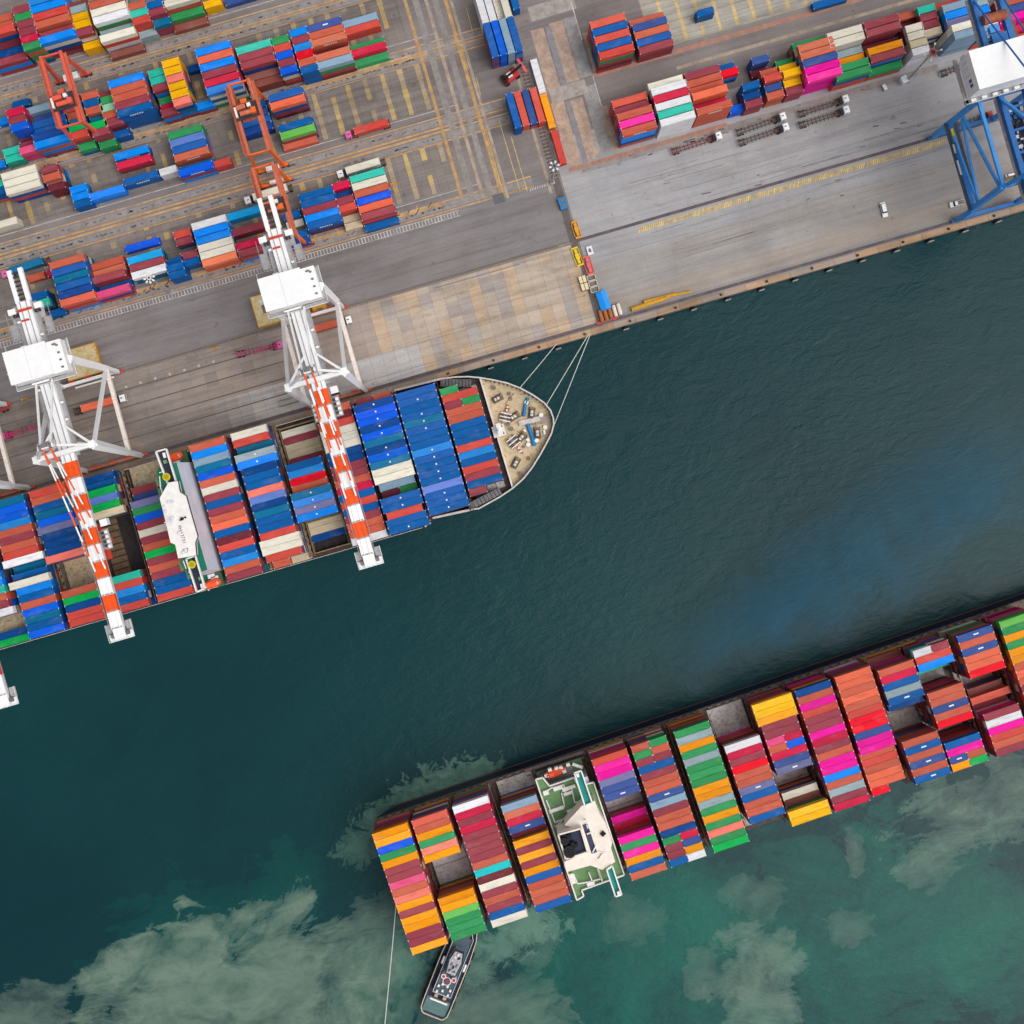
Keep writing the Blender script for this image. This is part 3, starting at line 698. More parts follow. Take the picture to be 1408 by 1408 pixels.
for i in range(len(tops)):
    tp = tops[i]
    me = None
    if i in solo:
        o = bpy.data.objects.new('shipping_container', cmesh(tp['L'], tp['code'], tp['mark'])); COL.objects.link(o)
        o.location = tp['c']; o.rotation_euler = (0, 0, tp['rot'])
        tag(o, label_for(i), 'container', GRP[tp['info'][0]])
    else:
        me = cmesh(tp['L'], tp['code'], tp['mark'])
        cr, sr = math.cos(tp['rot']), math.sin(tp['rot']); x, y, z = tp['c']
        kk = rc.uniform(.88, 1.08)
        att = me.color_attributes['Col'].data; vs = [(x+v.co.x*cr-v.co.y*sr, y+v.co.x*sr+v.co.y*cr, z+v.co.z) for v in me.vertices]
        off = len(low.v); low.v += vs
        for pl in me.polygons:
            low.f.append(tuple(off+q for q in pl.vertices)); low.mi.append(pl.material_index)
            cc = att[pl.loop_start].color; low.c.append((cc[0]*kk, cc[1]*kk, cc[2]*kk))
low.build('container_stacks', [CMAT, WHITE], label='remaining stacked shipping containers on both ships and across the yard', kind='stuff', cat='container stacks')

# ------------------------------------------------------------------ shared paints
DECKR = paint('deck_rust', (84, 66, 62), .8, .45, .5, (60, 40, 36))
HULLB = paint('hull_navy', (26, 34, 58), .45, .3, .2)
HULLR = paint('boot_topping', (120, 78, 66), .7, .4, .5)
HATCHG = paint('hatch_grey', (196, 191, 188), .75, .35, .35, (132, 110, 84))
HATCHT = paint('hatch_tan', (190, 172, 140), .75, .4, .5, (110, 82, 56))
HOLD = paint('hold_dark', (56, 50, 52), .9, .5, .6)
BRIDGE = paint('lashing_steel', (84, 62, 54), .8, .5, .8)
TANST = paint('lashing_tan', (150, 128, 96), .8, .45, .8, (96, 66, 44))
OFFW = paint('ship_white', (236, 232, 228), .5, .14, .5)
CREAMW = paint('bridge_cream', (240, 226, 214), .5, .14, .5)
GREENDK = paint('deck_green', (110, 148, 100), .7, .25, .4)
GREEN2 = paint('deck_dark_green', (16, 112, 88), .7, .25, .4)
NAVY = paint('navy_deck', (34, 44, 62), .6, .25, .4)
TEAL = paint('wing_teal', (18, 138, 132), .6, .2, .4)
GREYW = paint('grey_wall', (222, 223, 230), .5, .16, .3)
STEEL = paint('grey_steel', (122, 118, 120), .6, .4, .6)
DARKST = paint('dark_steel', (60, 56, 58), .6, .4, .8)
ORANGE = paint('lifeboat_orange', (238, 92, 46), .45, .12, .6)
YELL = paint('dome_yellow', (204, 186, 28), .5, .1, .6)
FOREDK = paint('forecastle_tan', (208, 190, 158), .8, .3, .35, (186, 138, 76))
BLACK = paint('black_rubber', (28, 27, 28), .8, .2, .6)
PIPEB = paint('walkway_blue', (40, 128, 186), .6, .25, .5)
REDP = paint('red_paint', (196, 62, 52), .55, .25, .8)
ROPE = paint('rope', (206, 206, 196), .8, .1, 1)

def hatch_cover(mb, xc, yc, L, W, z0, z1, n=4, m=0):
    """panels with ribs between them"""
    st = W/n
    for k in range(n):
        y0 = yc-W/2+k*st
        mb.box(xc-L/2, xc+L/2, y0+.08, y0+st-.08, z0, z1-.12, m)
        for q in range(4):
            x0 = xc-L/2+q*L/4
            mb.box(x0+.12, x0+L/4-.12, y0+.3, y0+st-.3, z1-.12, z1-.03, m, bottom=False)
def lashing_bridge(mb, x, y0, y1, z0, z1, m=0, pitch=2.47):
    y = y0
    while y <= y1+.1:
        for o in (-.55, .55): mb.box(x+o-.09, x+o+.09, y-.09, y+.09, z0, z1, m)
        y += pitch*2
    for z in (z0+3.2, z1):
        for o in (-.55, .55): mb.box(x+o-.08, x+o+.08, y0, y1, z-.16, z, m)
    y = y0
    while y < y1:
        mb.box(x-.42, x+.42, y+.15, y+1.5, z1-2.6, z1-2.54, m); y += pitch
def drum_winch(name, parent, c, rot, s=1.0, mats=None):
    m = MB(); cr, sr = math.cos(rot), math.sin(rot)
    def T(x, y, z): return (c[0]+(x*cr-y*sr)*s, c[1]+(x*sr+y*cr)*s, c[2]+z*s)
    m.cbox(T(0,0,.15), (4.2*s, 2.6*s, .3*s), 0, rot)
    m.tube(T(-1.3,0,1), T(.9,0,1), .62*s, 10, 1)
    for x in (-1.4, -.3, .95): m.tube(T(x,0,1), T(x+.14,0,1), 1.0*s, 12, 0)
    m.cbox(T(1.7,.1,.8), (1.0*s, 1.5*s, 1.3*s), 2, rot)
    m.cbox(T(-2.0,0,.6), (.4*s, 1.2*s, .9*s), 0, rot)
    return m.build(name, mats or [DARKST, OFFW, STEEL], parent)

# ------------------------------------------------------------------ moored ship
ship = empty('container_ship', (0, 0, 0), label='container ship moored at the quay under the white cranes, bow inside the picture', cat='container ship', group=None)
YI, YO = 50.95, 3.25            # inboard and outboard sides
DZ = 8.4
bowpx = [(606.4,520.9),(624.3,518.6),(643.7,517.9),(660.1,519.4),(679.5,522.7),(697.4,526.8),(715.3,533.6),(733.2,543.3),(748.1,553.7),(757,564.1),(760.8,574.6),(761.5,583.5),(758.5,595.5),(752.6,607.4),(743.6,623.8),(731.7,643.2),(719.8,658.1),(704.8,671.5),(686.9,683.5),(658.6,699.1),(648.2,700.6)]
BZ = 15.0
bow = [P(x, y, BZ) for x, y in bowpx]
stern_x = -330.0
main = [(stern_x, YO), (stern_x, YI), (-27.0, YI), (bow[0].x-1.5, bow[0].y-.2)] + [(b.x, b.y) for b in bow] + [(bow[-1].x-14, YO+2.2), (-31, YO)]
cx0, cy0 = -8.0, 27.1
def flare(p, k):
    t = max(0, min(1, (p[0]-cx0)/36)); return (p[0]-t*5*k, cy0+(p[1]-cy0)*(1-.42*t*k))
m = MB()
m.prism(main, 1.2, DZ, 0, 1, [flare(p, .75) for p in main])
m.prism([flare(p, .8) for p in main], -3, 1.2, 2, 2)
hull = m.build('hull', [HULLB, DECKR, HULLR], ship)
# forecastle: raised deck with a bulwark round the bow
xf = P(668, 520, 12).x
fore = [b for b in bow if b.x > bow[0].x-.1]
fpoly = [(b.x, b.y) for b in fore]
m = MB(); m.prism(fpoly, DZ-.2, 11.2, 0, 1, [flare(p, .25) for p in fpoly]); m.build('forecastle', [HULLB, paint('bay_deck', (92, 84, 84), .8, .35, .4)], ship)
bw = P(660, 519.6, 12.2); bw2 = P(705, 671, 12.2)
tip = [bw] + [b for b in bow if (bw2.x-bw.x)*(b.y-bw.y)-(bw2.y-bw.y)*(b.x-bw.x) > .5] + [bw2]
m = MB(); m.prism([(p.x, p.y) for p in tip], 11.2, 12.3, 0, 0); m.build('forecastle_deck', [FOREDK], ship)
m = MB()
pts = [Vector((p.x, p.y, 0)) for p in bow]
m.wall([p+Vector((0,0,11.2)) for p in pts], BZ-11.2, .35, 0)
m.wall([p+Vector((0,0,BZ)) for p in pts], .14, .5, 1)
for a, b in zip(pts, pts[1:]):
    for f in (.1, .45, .8):
        p = a.lerp(b, f); q = Vector((p.x+(cx0-p.x)*.022, p.y+(cy0-p.y)*.03, 0))
        m.beam(p+Vector((0,0,13.4)), q+Vector((0,0,12.4)), .18, .5, 2)
m.wall([Vector((-27, YI-.2, 8.4)), Vector((bow[0].x, bow[0].y, 8.4))], BZ-8.4-1, .35, 0)
m.wall([Vector((-27, YI-.2, BZ-1)), Vector((bow[0].x, bow[0].y, BZ))], .14, .7, 1)
m.wall([Vector((-30, YO+.2, DZ)), Vector((bow[-1].x-14, YO+2.3, DZ)), Vector((bow[-1].x, bow[-1].y, DZ))], 3.4, .35, 0)
m.wall([Vector((-30, YO+.2, DZ+3.4)), Vector((bow[-1].x-14, YO+2.3, DZ+3.4)), Vector((bow[-1].x, bow[-1].y, DZ+4.4))], .14, .75, 1)
m.build('bulwark', [HULLB, paint('bulwark_cap', (206, 198, 194), .6, .2, .6), STEEL], ship)
m = MB(); d = (bw2-bw).normalized()
m.wall([Vector((bw.x, bw.y, 11.2)), Vector((bw2.x, bw2.y, 11.2))], 3.3, .55, 0)
for k in range(1, 16):
    p = bw.lerp(bw2, k/16); m.beam((p.x-.3, p.y, 14), (p.x-2.2, p.y, 11.3), .12, .3, 1)
m.build('breakwater', [paint('breakwater_white', (228, 218, 212), .55, .15, .5), DARKST], ship)
m = MB(); mp = P(686, 593, 13)
m.tube((mp.x, mp.y, 12), (mp.x, mp.y, 22), .5, 10, 0, .25); m.cbox((mp.x, mp.y, 14), (4.2, 3.8, 1.8), 0); m.cbox((mp.x+.3, mp.y, 19.3), (1.6, 4.4, .25), 0); m.cbox((mp.x, mp.y, 17), (2.4, 2.4, .2), 0)
for s in (-1, 1): m.cbox((mp.x+1.2, mp.y+s*1.2, 15.1), (.9, .6, .5), 1)
m.build('foremast', [OFFW, STEEL], ship)
for px, py, rot in ((684, 548, .2), (731, 568, 1.2), (738.6, 595.5, 1.4), (709, 636.5, .8), (717, 601, .55), (707, 572.8, .25)):
    drum_winch('winch', ship, P(px, py, 12.3), rot, .92, [paint('winch_grey', (112, 104, 98), .65, .35, 1), paint('rope_drum', (222, 214, 200), .7, .2, 1), TANST])
for (ax, ay, bx, by) in ((698.5, 556.5, 693.5, 581), (719, 623.5, 700.5, 601)):
    a, b = P(ax, ay, 13), P(bx, by, 13); d = (b-a); L = d.length; d.normalize(); m = MB(); n = Vector((-d.y, d.x, 0))
    for f0, f1, r in ((.45, .98, 1.0),):
        m.tube(a+d*L*f0-n*1.1, a+d*L*f1-n*1.1, .55, 8, 0); m.tube(a+d*L*f0+n*1.1, a+d*L*f1+n*1.1, .55, 8, 0)
    m.beam(a+d*L*.42, a+d*L, 3.4, .5, 2)
    for k in range(5): m.beam(a+d*L*(.5+.1*k)-n*1.9+Vector((0,0,.3)), a+d*L*(.5+.1*k)+n*1.9+Vector((0,0,.3)), .35, .9, 0 if k % 2 else 3)
    for k in range(5): m.beam(a+d*L*.09*k, a+d*L*.09*(k+1), .62, .6, (1, 3)[k % 2])
    m.build('windlass', [paint('windlass_brown', (96, 84, 82), .65, .35, 1), REDP, FOREDK, OFFW], ship)
m = MB()
m.path([P(x, y, 13.0) for x, y in ((726,547),(722,558),(720.5,572.5))], .55, 6)
m.path([P(x, y, 13.0) for x, y in ((725.5,583),(731,598),(735,613))], .7, 6)
m.build('deck_walkway', PIPEB, ship)
m = MB(); m.cbox(P(728, 579, 12.8), (7.4, 1.7, .9), 0, -.06); m.cbox(P(746, 577, 12.7), (5, 2.6, .6), 1, -.1); m.build('anchor_platform', [paint('pale_deck', (206, 198, 190), .7, .3, .6), paint('mid_deck', (160, 146, 138), .7, .4, .6)], ship)
for px, py in ((724,554),(726.4,611.5),(744,571),(699,583.5),(703,590),(749.5,588),(679,533.5),(738,606),(716,652)):
    m = MB(); c = P(px, py, 12.3); m.tube(c, c+Vector((0,0,1)), .5, 10); m.tube(c+Vector((0,0,1)), c+Vector((0,0,1.15)), .75, 10); m.build('bollard', [OFFW if px > 720 else STEEL], ship)
rb = random.Random(5)
for q in range(34):
    t_ = rb.random(); b_ = tip[1+rb.randrange(len(tip)-2)]; cx_, cy_ = bw.lerp(bw2, .5).x+7, 27.5
    f_ = rb.uniform(.25, .9); c_ = (cx_+(b_.x-cx_)*f_, cy_+(b_.y-cy_)*f_, 12.3); m = MB(); k_ = q % 3
    if k_ == 0: m.cbox((c_[0], c_[1], 12.3+.35), (rb.uniform(.6, 1.5), rb.uniform(.5, 1.1), .7), 0, rb.uniform(0, 3)); m.build('deck_box', rb.choice([TANST, STEEL, OFFW]), ship)
    elif k_ == 1:
        for r_ in (.75, .55, .35): m.tube((c_[0], c_[1], 12.3), (c_[0], c_[1], 12.42+.1*(1-r_)), r_, 12)
        m.build('rope_coil', rb.choice([ROPE, TANST]), ship)
    else: m.beam((c_[0], c_[1], 12.5), (c_[0]+rb.uniform(-4, 4), c_[1]+rb.uniform(-3, 3), 12.5), .18, .18); m.build('deck_pipe', rb.choice([BRIDGE, STEEL, TANST]), ship)
m = MB()
for (ax, ay, bx, by, ww) in ((606, 527, 648, 527.5, 2.6), (645, 697, 688, 675, 2.4)):
    a, b = P(ax, ay, 13), P(bx, by, 13); m.beam(a, b, ww, 3.2, 0)
    for k in range(9): m.beam(a.lerp(b, k/9+.05)+Vector((0,0,1.75)), a.lerp(b, k/9+.06)+Vector((0,0,1.75)), ww+.3, .3, 1)
m.build('side_trunk', [STEEL, DARKST], ship)
# hatch covers and lashing bridges between the bays
for bi, (xc, n, dt, toks) in enumerate(UP):
    tk = toks.split()
    yc0 = UPC
    if bi == 4:
        m = MB(); m.box(xc-6.8, xc+6.8, YO+1.3, YI-1.3, DZ+.1, DZ+.3, 2)
        for y0, y1 in ((UPC+3.5*UPP, YI-1.6), (YO+1.6, UPC-4.5*UPP)):
            m.box(xc-6.7, xc-6.3, y0, y1, DZ+.3, UPZ+.2, 1); m.box(xc+6.35, xc+6.75, y0, y1, DZ+.3, UPZ+.2, 1)
            m.box(xc-6.3, xc+6.35, y1-.5, y1, DZ+.3, UPZ+.25, 1); m.box(xc-6.3, xc+6.35, y0, y0+.4, DZ+.3, UPZ+.25, 1)
        hatch_cover(m, xc, UPC-.5*UPP, 12.6, 8*UPP-.3, UPZ-.9, UPZ-.03, 3, 0)
        m.build('hatch_cover', [HATCHT, TANST, HOLD], ship)
    elif bi == 8:
        m = MB(); m.box(xc-6.8, xc+6.8, YO+1.3, YI-1.3, DZ+.1, DZ+.25, 2)
        yA, yB = UPC+(9.5-6)*UPP, UPC+(9.5-14)*UPP
        hatch_cover(m, xc, (YI-.9+yA)/2, 12.6, YI-.9-yA, UPZ-.9, UPZ-.03, 2, 0)
        hatch_cover(m, xc, (YO+.9+yB)/2, 12.6, yB-YO-.9, UPZ-.9, UPZ-.03, 2, 0)
        for k in range(9):
            m.box(xc-6.2, xc-.4, yB+.3+k*2.2, yB+2.2+k*2.2, DZ+.3, DZ+.8+.25*(k % 2), 1)
        m.build('hatch_cover', [HATCHT, paint('hold_brown', (120, 96, 74), .85, .4, .6), HOLD], ship)
    else:
        m = MB(); ww = min(n, 19)*UPP-.2
        hatch_cover(m, xc, UPC, 12.7 if bi else 12.4, ww, (11.2 if bi == 0 else DZ)-.02, UPZ-.03 if bi else 11.25, 4, 0)
        m.build('hatch_cover', [HATCHT if bi in (7, 9, 11) else HATCHG], ship)
xs = [u[0] for u in UP]
for a, b in zip(xs, xs[1:]):
    if a-b > 20: gaps = [a-7.35, b+7.35]
    else: gaps = [(a+b)/2]
    for gx in gaps:
        m = MB(); lashing_bridge(m, gx, YO+1.2, YI-1.2, DZ, UPZ+5.6); m.build('lashing_bridge', TANST if gx < -55 else BRIDGE, ship)
# side rails along the deck edges
m = MB()
for y in (YO+.12, YI-.12):
    for z in (DZ+.55, DZ+1.1): m.box(stern_x, -31, y-.05, y+.05, z-.05, z+.05)
    x = -240.0
    while x < -31: m.box(x-.05, x+.05, y-.05, y+.05, DZ, DZ+1.1); x += 2.0
m.build('deck_rail', OFFW, ship)
# accommodation block and navigation bridge
SX0, SX1 = P(0, 0, 0).x*0-108.6, -98.6
m = MB()
m.box(-106.2, -99.6, YO+1.2, YI-1.2, DZ, 17.5, 1)
XT = P(264.5, 711.8, 38.5).x; m.prism([(-105.0, YO+6), (XT, YO+6), (XT, YI-6), (-105.0, YI-6)], 17.5, 38.4, 0, 1, [(-105.2, YO+5), (-98.7, YO+5), (-98.7, YI-5), (-105.2, YI-5)]); print('XT', XT)
m.box(-105.5, -102.2, YO+8, YI-8, 38.5, 39.2, 1)
m.build('accommodation', [GREYW, GREEN2, BLACK], ship)
RZ = 42.0
roofpx = [(219.5,685),(231.5,663.5),(244,661.5),(247,676.5),(255.5,682),(262,706),(271.3,737.5),(268,746),(269.5,763.5),(245,768),(241,749),(234.5,746),(226.5,713)]
rp = [P(x, y, RZ) for x, y in roofpx]
m = MB(); m.prism([(p.x, p.y) for p in rp], 39.2, RZ, 0, 0)
for a, b in zip(rp, rp[1:]+rp[:1]): m.beam(a+Vector((0,0,-1)), b+Vector((0,0,-1)), .2, 1.0, 1)
m.build('wheelhouse', [OFFW, BLACK], ship)
for pts_, dome, lifer in (([(215.5,621.5),(229.5,617.5),(243,662),(232,666)], (230.5,656), (228,635)), ([(257,768.5),(269.5,764),(283,809),(271.5,813.5)], (265.5,776), (276,795))):
    q = [P(x, y, 39.0) for x, y in pts_]
    m = MB(); m.prism([(p.x, p.y) for p in q], 38.4, 39.0, 0, 0); m.wall(q, 1.2, .45, 1, True)
    w_ = m.build('bridge_wing', [NAVY, OFFW], ship)
    m = MB(); c = P(*dome, 39); m.tube(c, c+Vector((0,0,1.2)), .3, 8, 0); m.tube(c+Vector((0,0,1.2)), c+Vector((0,0,1.5)), 1.25, 18, 0); m.tube(c+Vector((0,0,1.5)), c+Vector((0,0,1.6)), .8, 14, 1); m.build('compass_dial', [YELL, paint('ochre', (168,150,20), .5, .1, 1)], ship)
    m = MB(); c = P(*lifer, 39.1); m.cbox(c+Vector((0,0,.4)), (1.1, 1.1, .8), 0); c2 = P(lifer[0]-1.5 if lifer[1] < 700 else lifer[0]+2.5, lifer[1]-9 if lifer[1] < 700 else lifer[1]+11, 39.1); m.cbox(c2+Vector((0,0,.3)), (.9, 1.7, .6), 1); m.build('signal_lamp', [GREENDK, OFFW], ship)
# radar mast, domes and small fittings on the wheelhouse roof
for px, py, r, mm in ((255.3,711.5,.28,BLACK),(250.8,713.3,.5,BLACK),(248.5,715.4,.22,BLACK)):
    m = MB(); c = P(px, py, RZ); m.tube(c, c+Vector((0,0,.8)), r, 10); m.build('vent_pipe', mm, ship)
m = MB(); c = P(237, 717, RZ); m.tube(c, c+Vector((0,0,5)), .3, 8, 0, .15); m.cbox(c+Vector((0,0,3.4)), (.3, 3.0, .2), 0); m.cbox(c+Vector((0,0,4.6)), (2.6, .3, .25), 0); m.tube(c+Vector((.6,1,0)), c+Vector((.6,1,.9)), .5, 12, 0); m.build('radar_mast', [GREYW], ship)
for px, py in ((233,690),(238,690),(226,697),(228,703),(247,733),(252,760)):
    m = MB(); c = P(px, py, RZ); m.tube(c, c+Vector((0,0,.5)), .55, 14); m.tube(c+Vector((0,0,.5)), c+Vector((0,0,.8)), .35, 12); m.build('roof_fitting', GREYW, ship)
m = MB()
for a in (((219.5,655),(221,672)),((222,672),(224,684)),((219,650),(226,648)),((252,771),(256,782)),((259,786),(264,791))):
    m.beam(P(*a[0], 39.4), P(*a[1], 39.4), .3, .3)
for (x, y) in ((221.5,652.5),(220.5,664),(223,675),(252.5,777),(262,789)): m.cbox(P(x, y, 36.2), (2.6, 3.2, .3), 1)
m.build('aft_platform', [OFFW, GREENDK], ship)
for t_, px, py, s in (('9HA3731', 250, 735, 1.55), ('E7', 255.5, 757.5, 2.0)):
    f = bpy.data.curves.new('roof_lettering', 'FONT'); f.body = t_; f.size = s; f.align_x = 'CENTER'; f.align_y = 'CENTER'; f.extrude = .01; f.materials.append(paint('letter_dark', (70, 62, 66), .6, .1, 1))
    tmp = bpy.data.objects.new('lettering_curve', f); fm = bpy.data.meshes.new_from_object(tmp); bpy.data.objects.remove(tmp); o = bpy.data.objects.new('roof_lettering', fm); COL.objects.link(o); o.location = P(px, py, RZ+.03); o.rotation_euler = (0, 0, -math.pi/2 if t_[0] == '9' else 0); o.parent = ship
def lifeboat(parent, c, rot, L=7.0, W=2.6):
    m = MB(); cr, sr = math.cos(rot), math.sin(rot); ring = []
    secs = [(-.5, .25, .9), (-.38, .8, .5), (-.15, 1.0, .3), (.2, 1.0, .3), (.4, .75, .45), (.5, .2, .9)]
    vs = []
    for f, wd, k in secs:
        for a in range(8):
            t = 2*math.pi*a/8; y = math.cos(t)*W/2*wd; z = 1.2+math.sin(t)*1.15*(wd*.7+.3)
            x = f*L; vs.append((c[0]+x*cr-y*sr, c[1]+x*sr+y*cr, c[2]+z))
    fs = []
    for s in range(len(secs)-1):
        for a in range(8): fs.append((s*8+a, s*8+(a+1)%8, s*8+8+(a+1)%8, s*8+8+a))
    fs += [tuple(range(8))[::-1], tuple(range(40, 48))]
    m.add(vs, fs, 0)
    m.cbox((c[0]-L*.18*cr, c[1]-L*.18*sr, c[2]+2.4), (1.5, 1.3, .6), 0, rot)
    for f in (-.33, .33):
        x = f*L
        m.beam((c[0]+x*cr-1.7*-sr*-1, c[1]+x*sr-1.7*cr, c[2]-.2), (c[0]+x*cr, c[1]+x*sr, c[2]+3.1), .25, .3, 1)
    return m.build('lifeboat', [ORANGE, OFFW], parent)
lifeboat(ship, P(241, 629, 17.6), math.radians(5), 6, 3.0); lifeboat(ship, P(293.5, 802, 17.6), math.radians(5), 6, 3.0)
for px, py in ((243,636),(248,640),(296,795),(291,792),(247,645),(289,785)): m = MB(); m.cbox(P(px, py, 18.2), (2.4, 1.4, 1.2), 0); m.build('deck_box', GREYW, ship)
for (ax, ay, bx, by) in ((252,620,258,640),(300,786,305,806)): m = MB(); m.beam(P(ax, ay, 18), P(bx, by, 18), 2.2, 1.0); m.build('boat_platform', paint('gear_green', (70,100,72), .7, .3, .6), ship)

# ------------------------------------------------------------------ ship under way (lower right)
ship2 = empty('container_ship', (0, 0, 0), R2, label='container ship loaded six high leaving with a tug at its stern', cat='container ship')
Y2A, Y2B = LOC+8.5*LOP+1.0, LOC-8.5*LOP-1.2
D2 = 10.6; X20 = -79.5
poly = [(X20+1.5, Y2A), (X20, Y2A-2), (X20, Y2B+2), (X20+1.5, Y2B), (330, Y2B), (330, Y2A)]
wl = [(p[0]+ (5 if p[0] < 0 else 0), p[1]) for p in poly]
m = MB(); m.prism(poly, 1.6, D2, 0, 3, wl); m.prism(wl, -4, 1.6, 2, 2); m.build('hull', [HULLB, DECKR, HULLR, paint('deck_worn', (112, 96, 88), .8, .45, .5, (70, 56, 50))], ship2)
m = MB()
m.box(X20+6, 330, Y2A-.02, Y2A+.16, 1.4, 1.75, 1)
for z in (D2+.55, D2+1.15): m.box(X20+1, 330, Y2A-.2, Y2A-.1, z-.05, z+.05, 0); m.box(X20+1, 330, Y2B+.1, Y2B+.2, z-.05, z+.05, 0)
x = X20+1
while x < 170:
    m.box(x-.05, x+.05, Y2A-.2, Y2A-.1, D2, D2+1.2, 0); x += 2.2
m.build('deck_rail', [paint('rail_brown', (120, 84, 74), .7, .3, .6), HULLR], ship2)
for bi, (xc, dt, toks) in enumerate(LO):
    m = MB(); hatch_cover(m, xc, LOC, 12.6, 17*LOP-.1, D2, LOZ-.03, 4, 0)
    m.build('hatch_cover', paint('hatch_dark', (198, 193, 196), .8, .3, .35, (150, 138, 126)) if bi in (1, 4) else HATCHG, ship2)
xs = [u[0] for u in LO]
for a, b in zip(xs, xs[1:]):
    gaps = [a+7.35, b-7.35] if b-a > 20 else [(a+b)/2]
    for gx in gaps:
        m = MB(); lashing_bridge(m, gx, Y2B+1, Y2A-1, D2, LOZ+(11.2 if gx > 95 else 7.6), 0, 2.465); m.build('lashing_bridge', BRIDGE, ship2)
for xc in [u[0] for u in LO]:
    for k in range(4): m = MB(); m.cbox((xc-4.5+k*3, Y2A-.55, D2+.5), (1.5, .5, 1.0)); m.build('deck_box', TANST if k % 2 else STEEL, ship2)
def Q(px, py, z): return P2(px, py, z)
z1, z2, z3 = 24.0, 33.0, 37.0
X_a, X_b = Q(742, 1075, z1).x+.6, Q(852, 1195, z1).x
low_poly = [Q(*p, z1) for p in ((736.5,1071),(746,1068.5),(755.5,1080),(789,1068.5),(795,1080),(816,1075),(858,1202),(799.5,1223),(802.5,1231),(793,1236.5))]
m = MB()
xa, xb = -21.2, -3.6
m.box(xa+1.2, xb-.8, Q(799,1223,z1).y+1.5, Q(789,1070,z1).y-1.0, D2, z1-.6, 0)
m.prism([(p.x, p.y) for p in low_poly], z1-.6, z1, 0, 1)
m.build('accommodation', [GREYW, GREENDK], ship2)
m = MB(); m.wall(low_poly, 1.1, .42, 0, True)
for seg in (((752,1087),(757,1083),(775,1078),(778,1093)), ((751,1099),(757,1114),(776,1108),(772,1089)), ((758,1117),(763,1130),(776,1125)), ((786,1084),(790,1103),(801,1101)), ((788,1200),(794,1214),(812,1211),(826,1207),(821,1193)), ((809,1198),(815,1213)), ((822,1192),(828,1211)), ((763,1136),(790,1113),(800,1108))):
    m.wall([Q(*p, z1) for p in seg], 1.1, .36, 0)
m.build('deck_bulwark', OFFW, ship2)
m = MB()
for c, d_ in (((767,1082.5),(3.2,1.3,1.4)),((778,1084),(2.6,1.2,1.2)),((786,1081),(2.4,1.0,1.4)),((765,1112),(5,1.1,1.2)),((750.5,1089),(1.8,1.5,1.4)),((781,1090),(3,1,1)),((797,1102),(2.4,.5,.6)),((798,1105.5),(2.4,.5,.6)),((790,1112),(5.4,.9,.9)),((812,1214),(2.6,1.2,1.2)),((787,1207),(1.4,3.4,1.2))):
    q = Q(*c, z1); m.cbox(q+Vector((0,0,d_[2]/2)), d_, 0)
m.build('deck_locker', OFFW, ship2)
# wheelhouse roof, bridge wings and funnel
roof2 = [Q(*p, z2) for p in ((800,1108),(817.5,1101),(825,1120),(833,1132),(842,1158),(840,1166),(846,1185),(828,1196),(812,1190),(779.5,1199),(776,1185),(808,1172),(800,1141),(777,1135),(776.5,1134))]
m = MB(); m.prism([(p.x, p.y) for p in roof2], z1, z2, 0, 0); m.build('wheelhouse', [CREAMW], ship2)
fun = [Q(*p, z3) for p in ((767.5,1148),(798.5,1139.5),(808,1172),(778,1181.5))]
fi = [Q(*p, z3) for p in ((769,1149.5),(797.5,1141.5),(806,1171.3),(779,1179.6))]
m = MB(); m.wall([Vector((p.x, p.y, D2)) for p in fun], z3-D2, .5, 0, True); m.prism([(p.x, p.y) for p in fi], D2, z3-1.6, 1, 1)
funnel = m.build('funnel', [CREAMW, paint('funnel_navy', (36, 46, 74), .55, .25, .3)], ship2)
for px, py, r in ((783,1169,2.0),(776,1155,1.2),(783,1148,.7),(792,1160,.6),(787,1158,.6)):
    m = MB(); c = Q(px, py, z3-1.6); m.tube(c, c+Vector((0,0,2.2)), r, 16, 0); m.tube(c+Vector((0,0,2.2)), c+Vector((0,0,2.25)), r*.8, 16, 1); o = m.build('exhaust_pipe', [paint('soot', (34, 34, 44), .7, .2, 1), BLACK], funnel)
sl2 = [Q(*p, z2+.1) for p in ((800.5,1134),(807.5,1132),(821,1172),(813.5,1174))]
m = MB(); m.prism([(p.x, p.y) for p in sl2], z2-.4, z2+.05, 0, 0); m.build('monkey_island', [paint('dark_glass', (44, 52, 84), .35, .2, .5)], ship2)
m = MB()
for a in (((807,1147),(814,1144)), ((820,1162),(815,1172))): m.beam(Q(*a[0], z2+1.2), Q(*a[1], z2+1.2), .35, .4, 0)
c = Q(829, 1146, z2); m.cbox(c+Vector((0,0,.4)), (1.5, 1.3, .8), 1, .5); c = Q(805, 1127, z2); m.tube(c, c+Vector((0,0,7)), .3, 8, 0, .12); m.cbox(c+Vector((0,0,4)), (2.2, .3, .3), 0); m.cbox(c+Vector((0,0,5.5)), (.3, 3, .3), 0)
c = Q(826, 1177, z2); m.cbox(c+Vector((0,0,.4)), (2.4, .3, .5), 0, .6); m.cbox(c+Vector((.7,1.2,.4)), (2.2, .3, .4), 0, -.6)
m.build('radar_mast', [OFFW, BLACK], ship2)
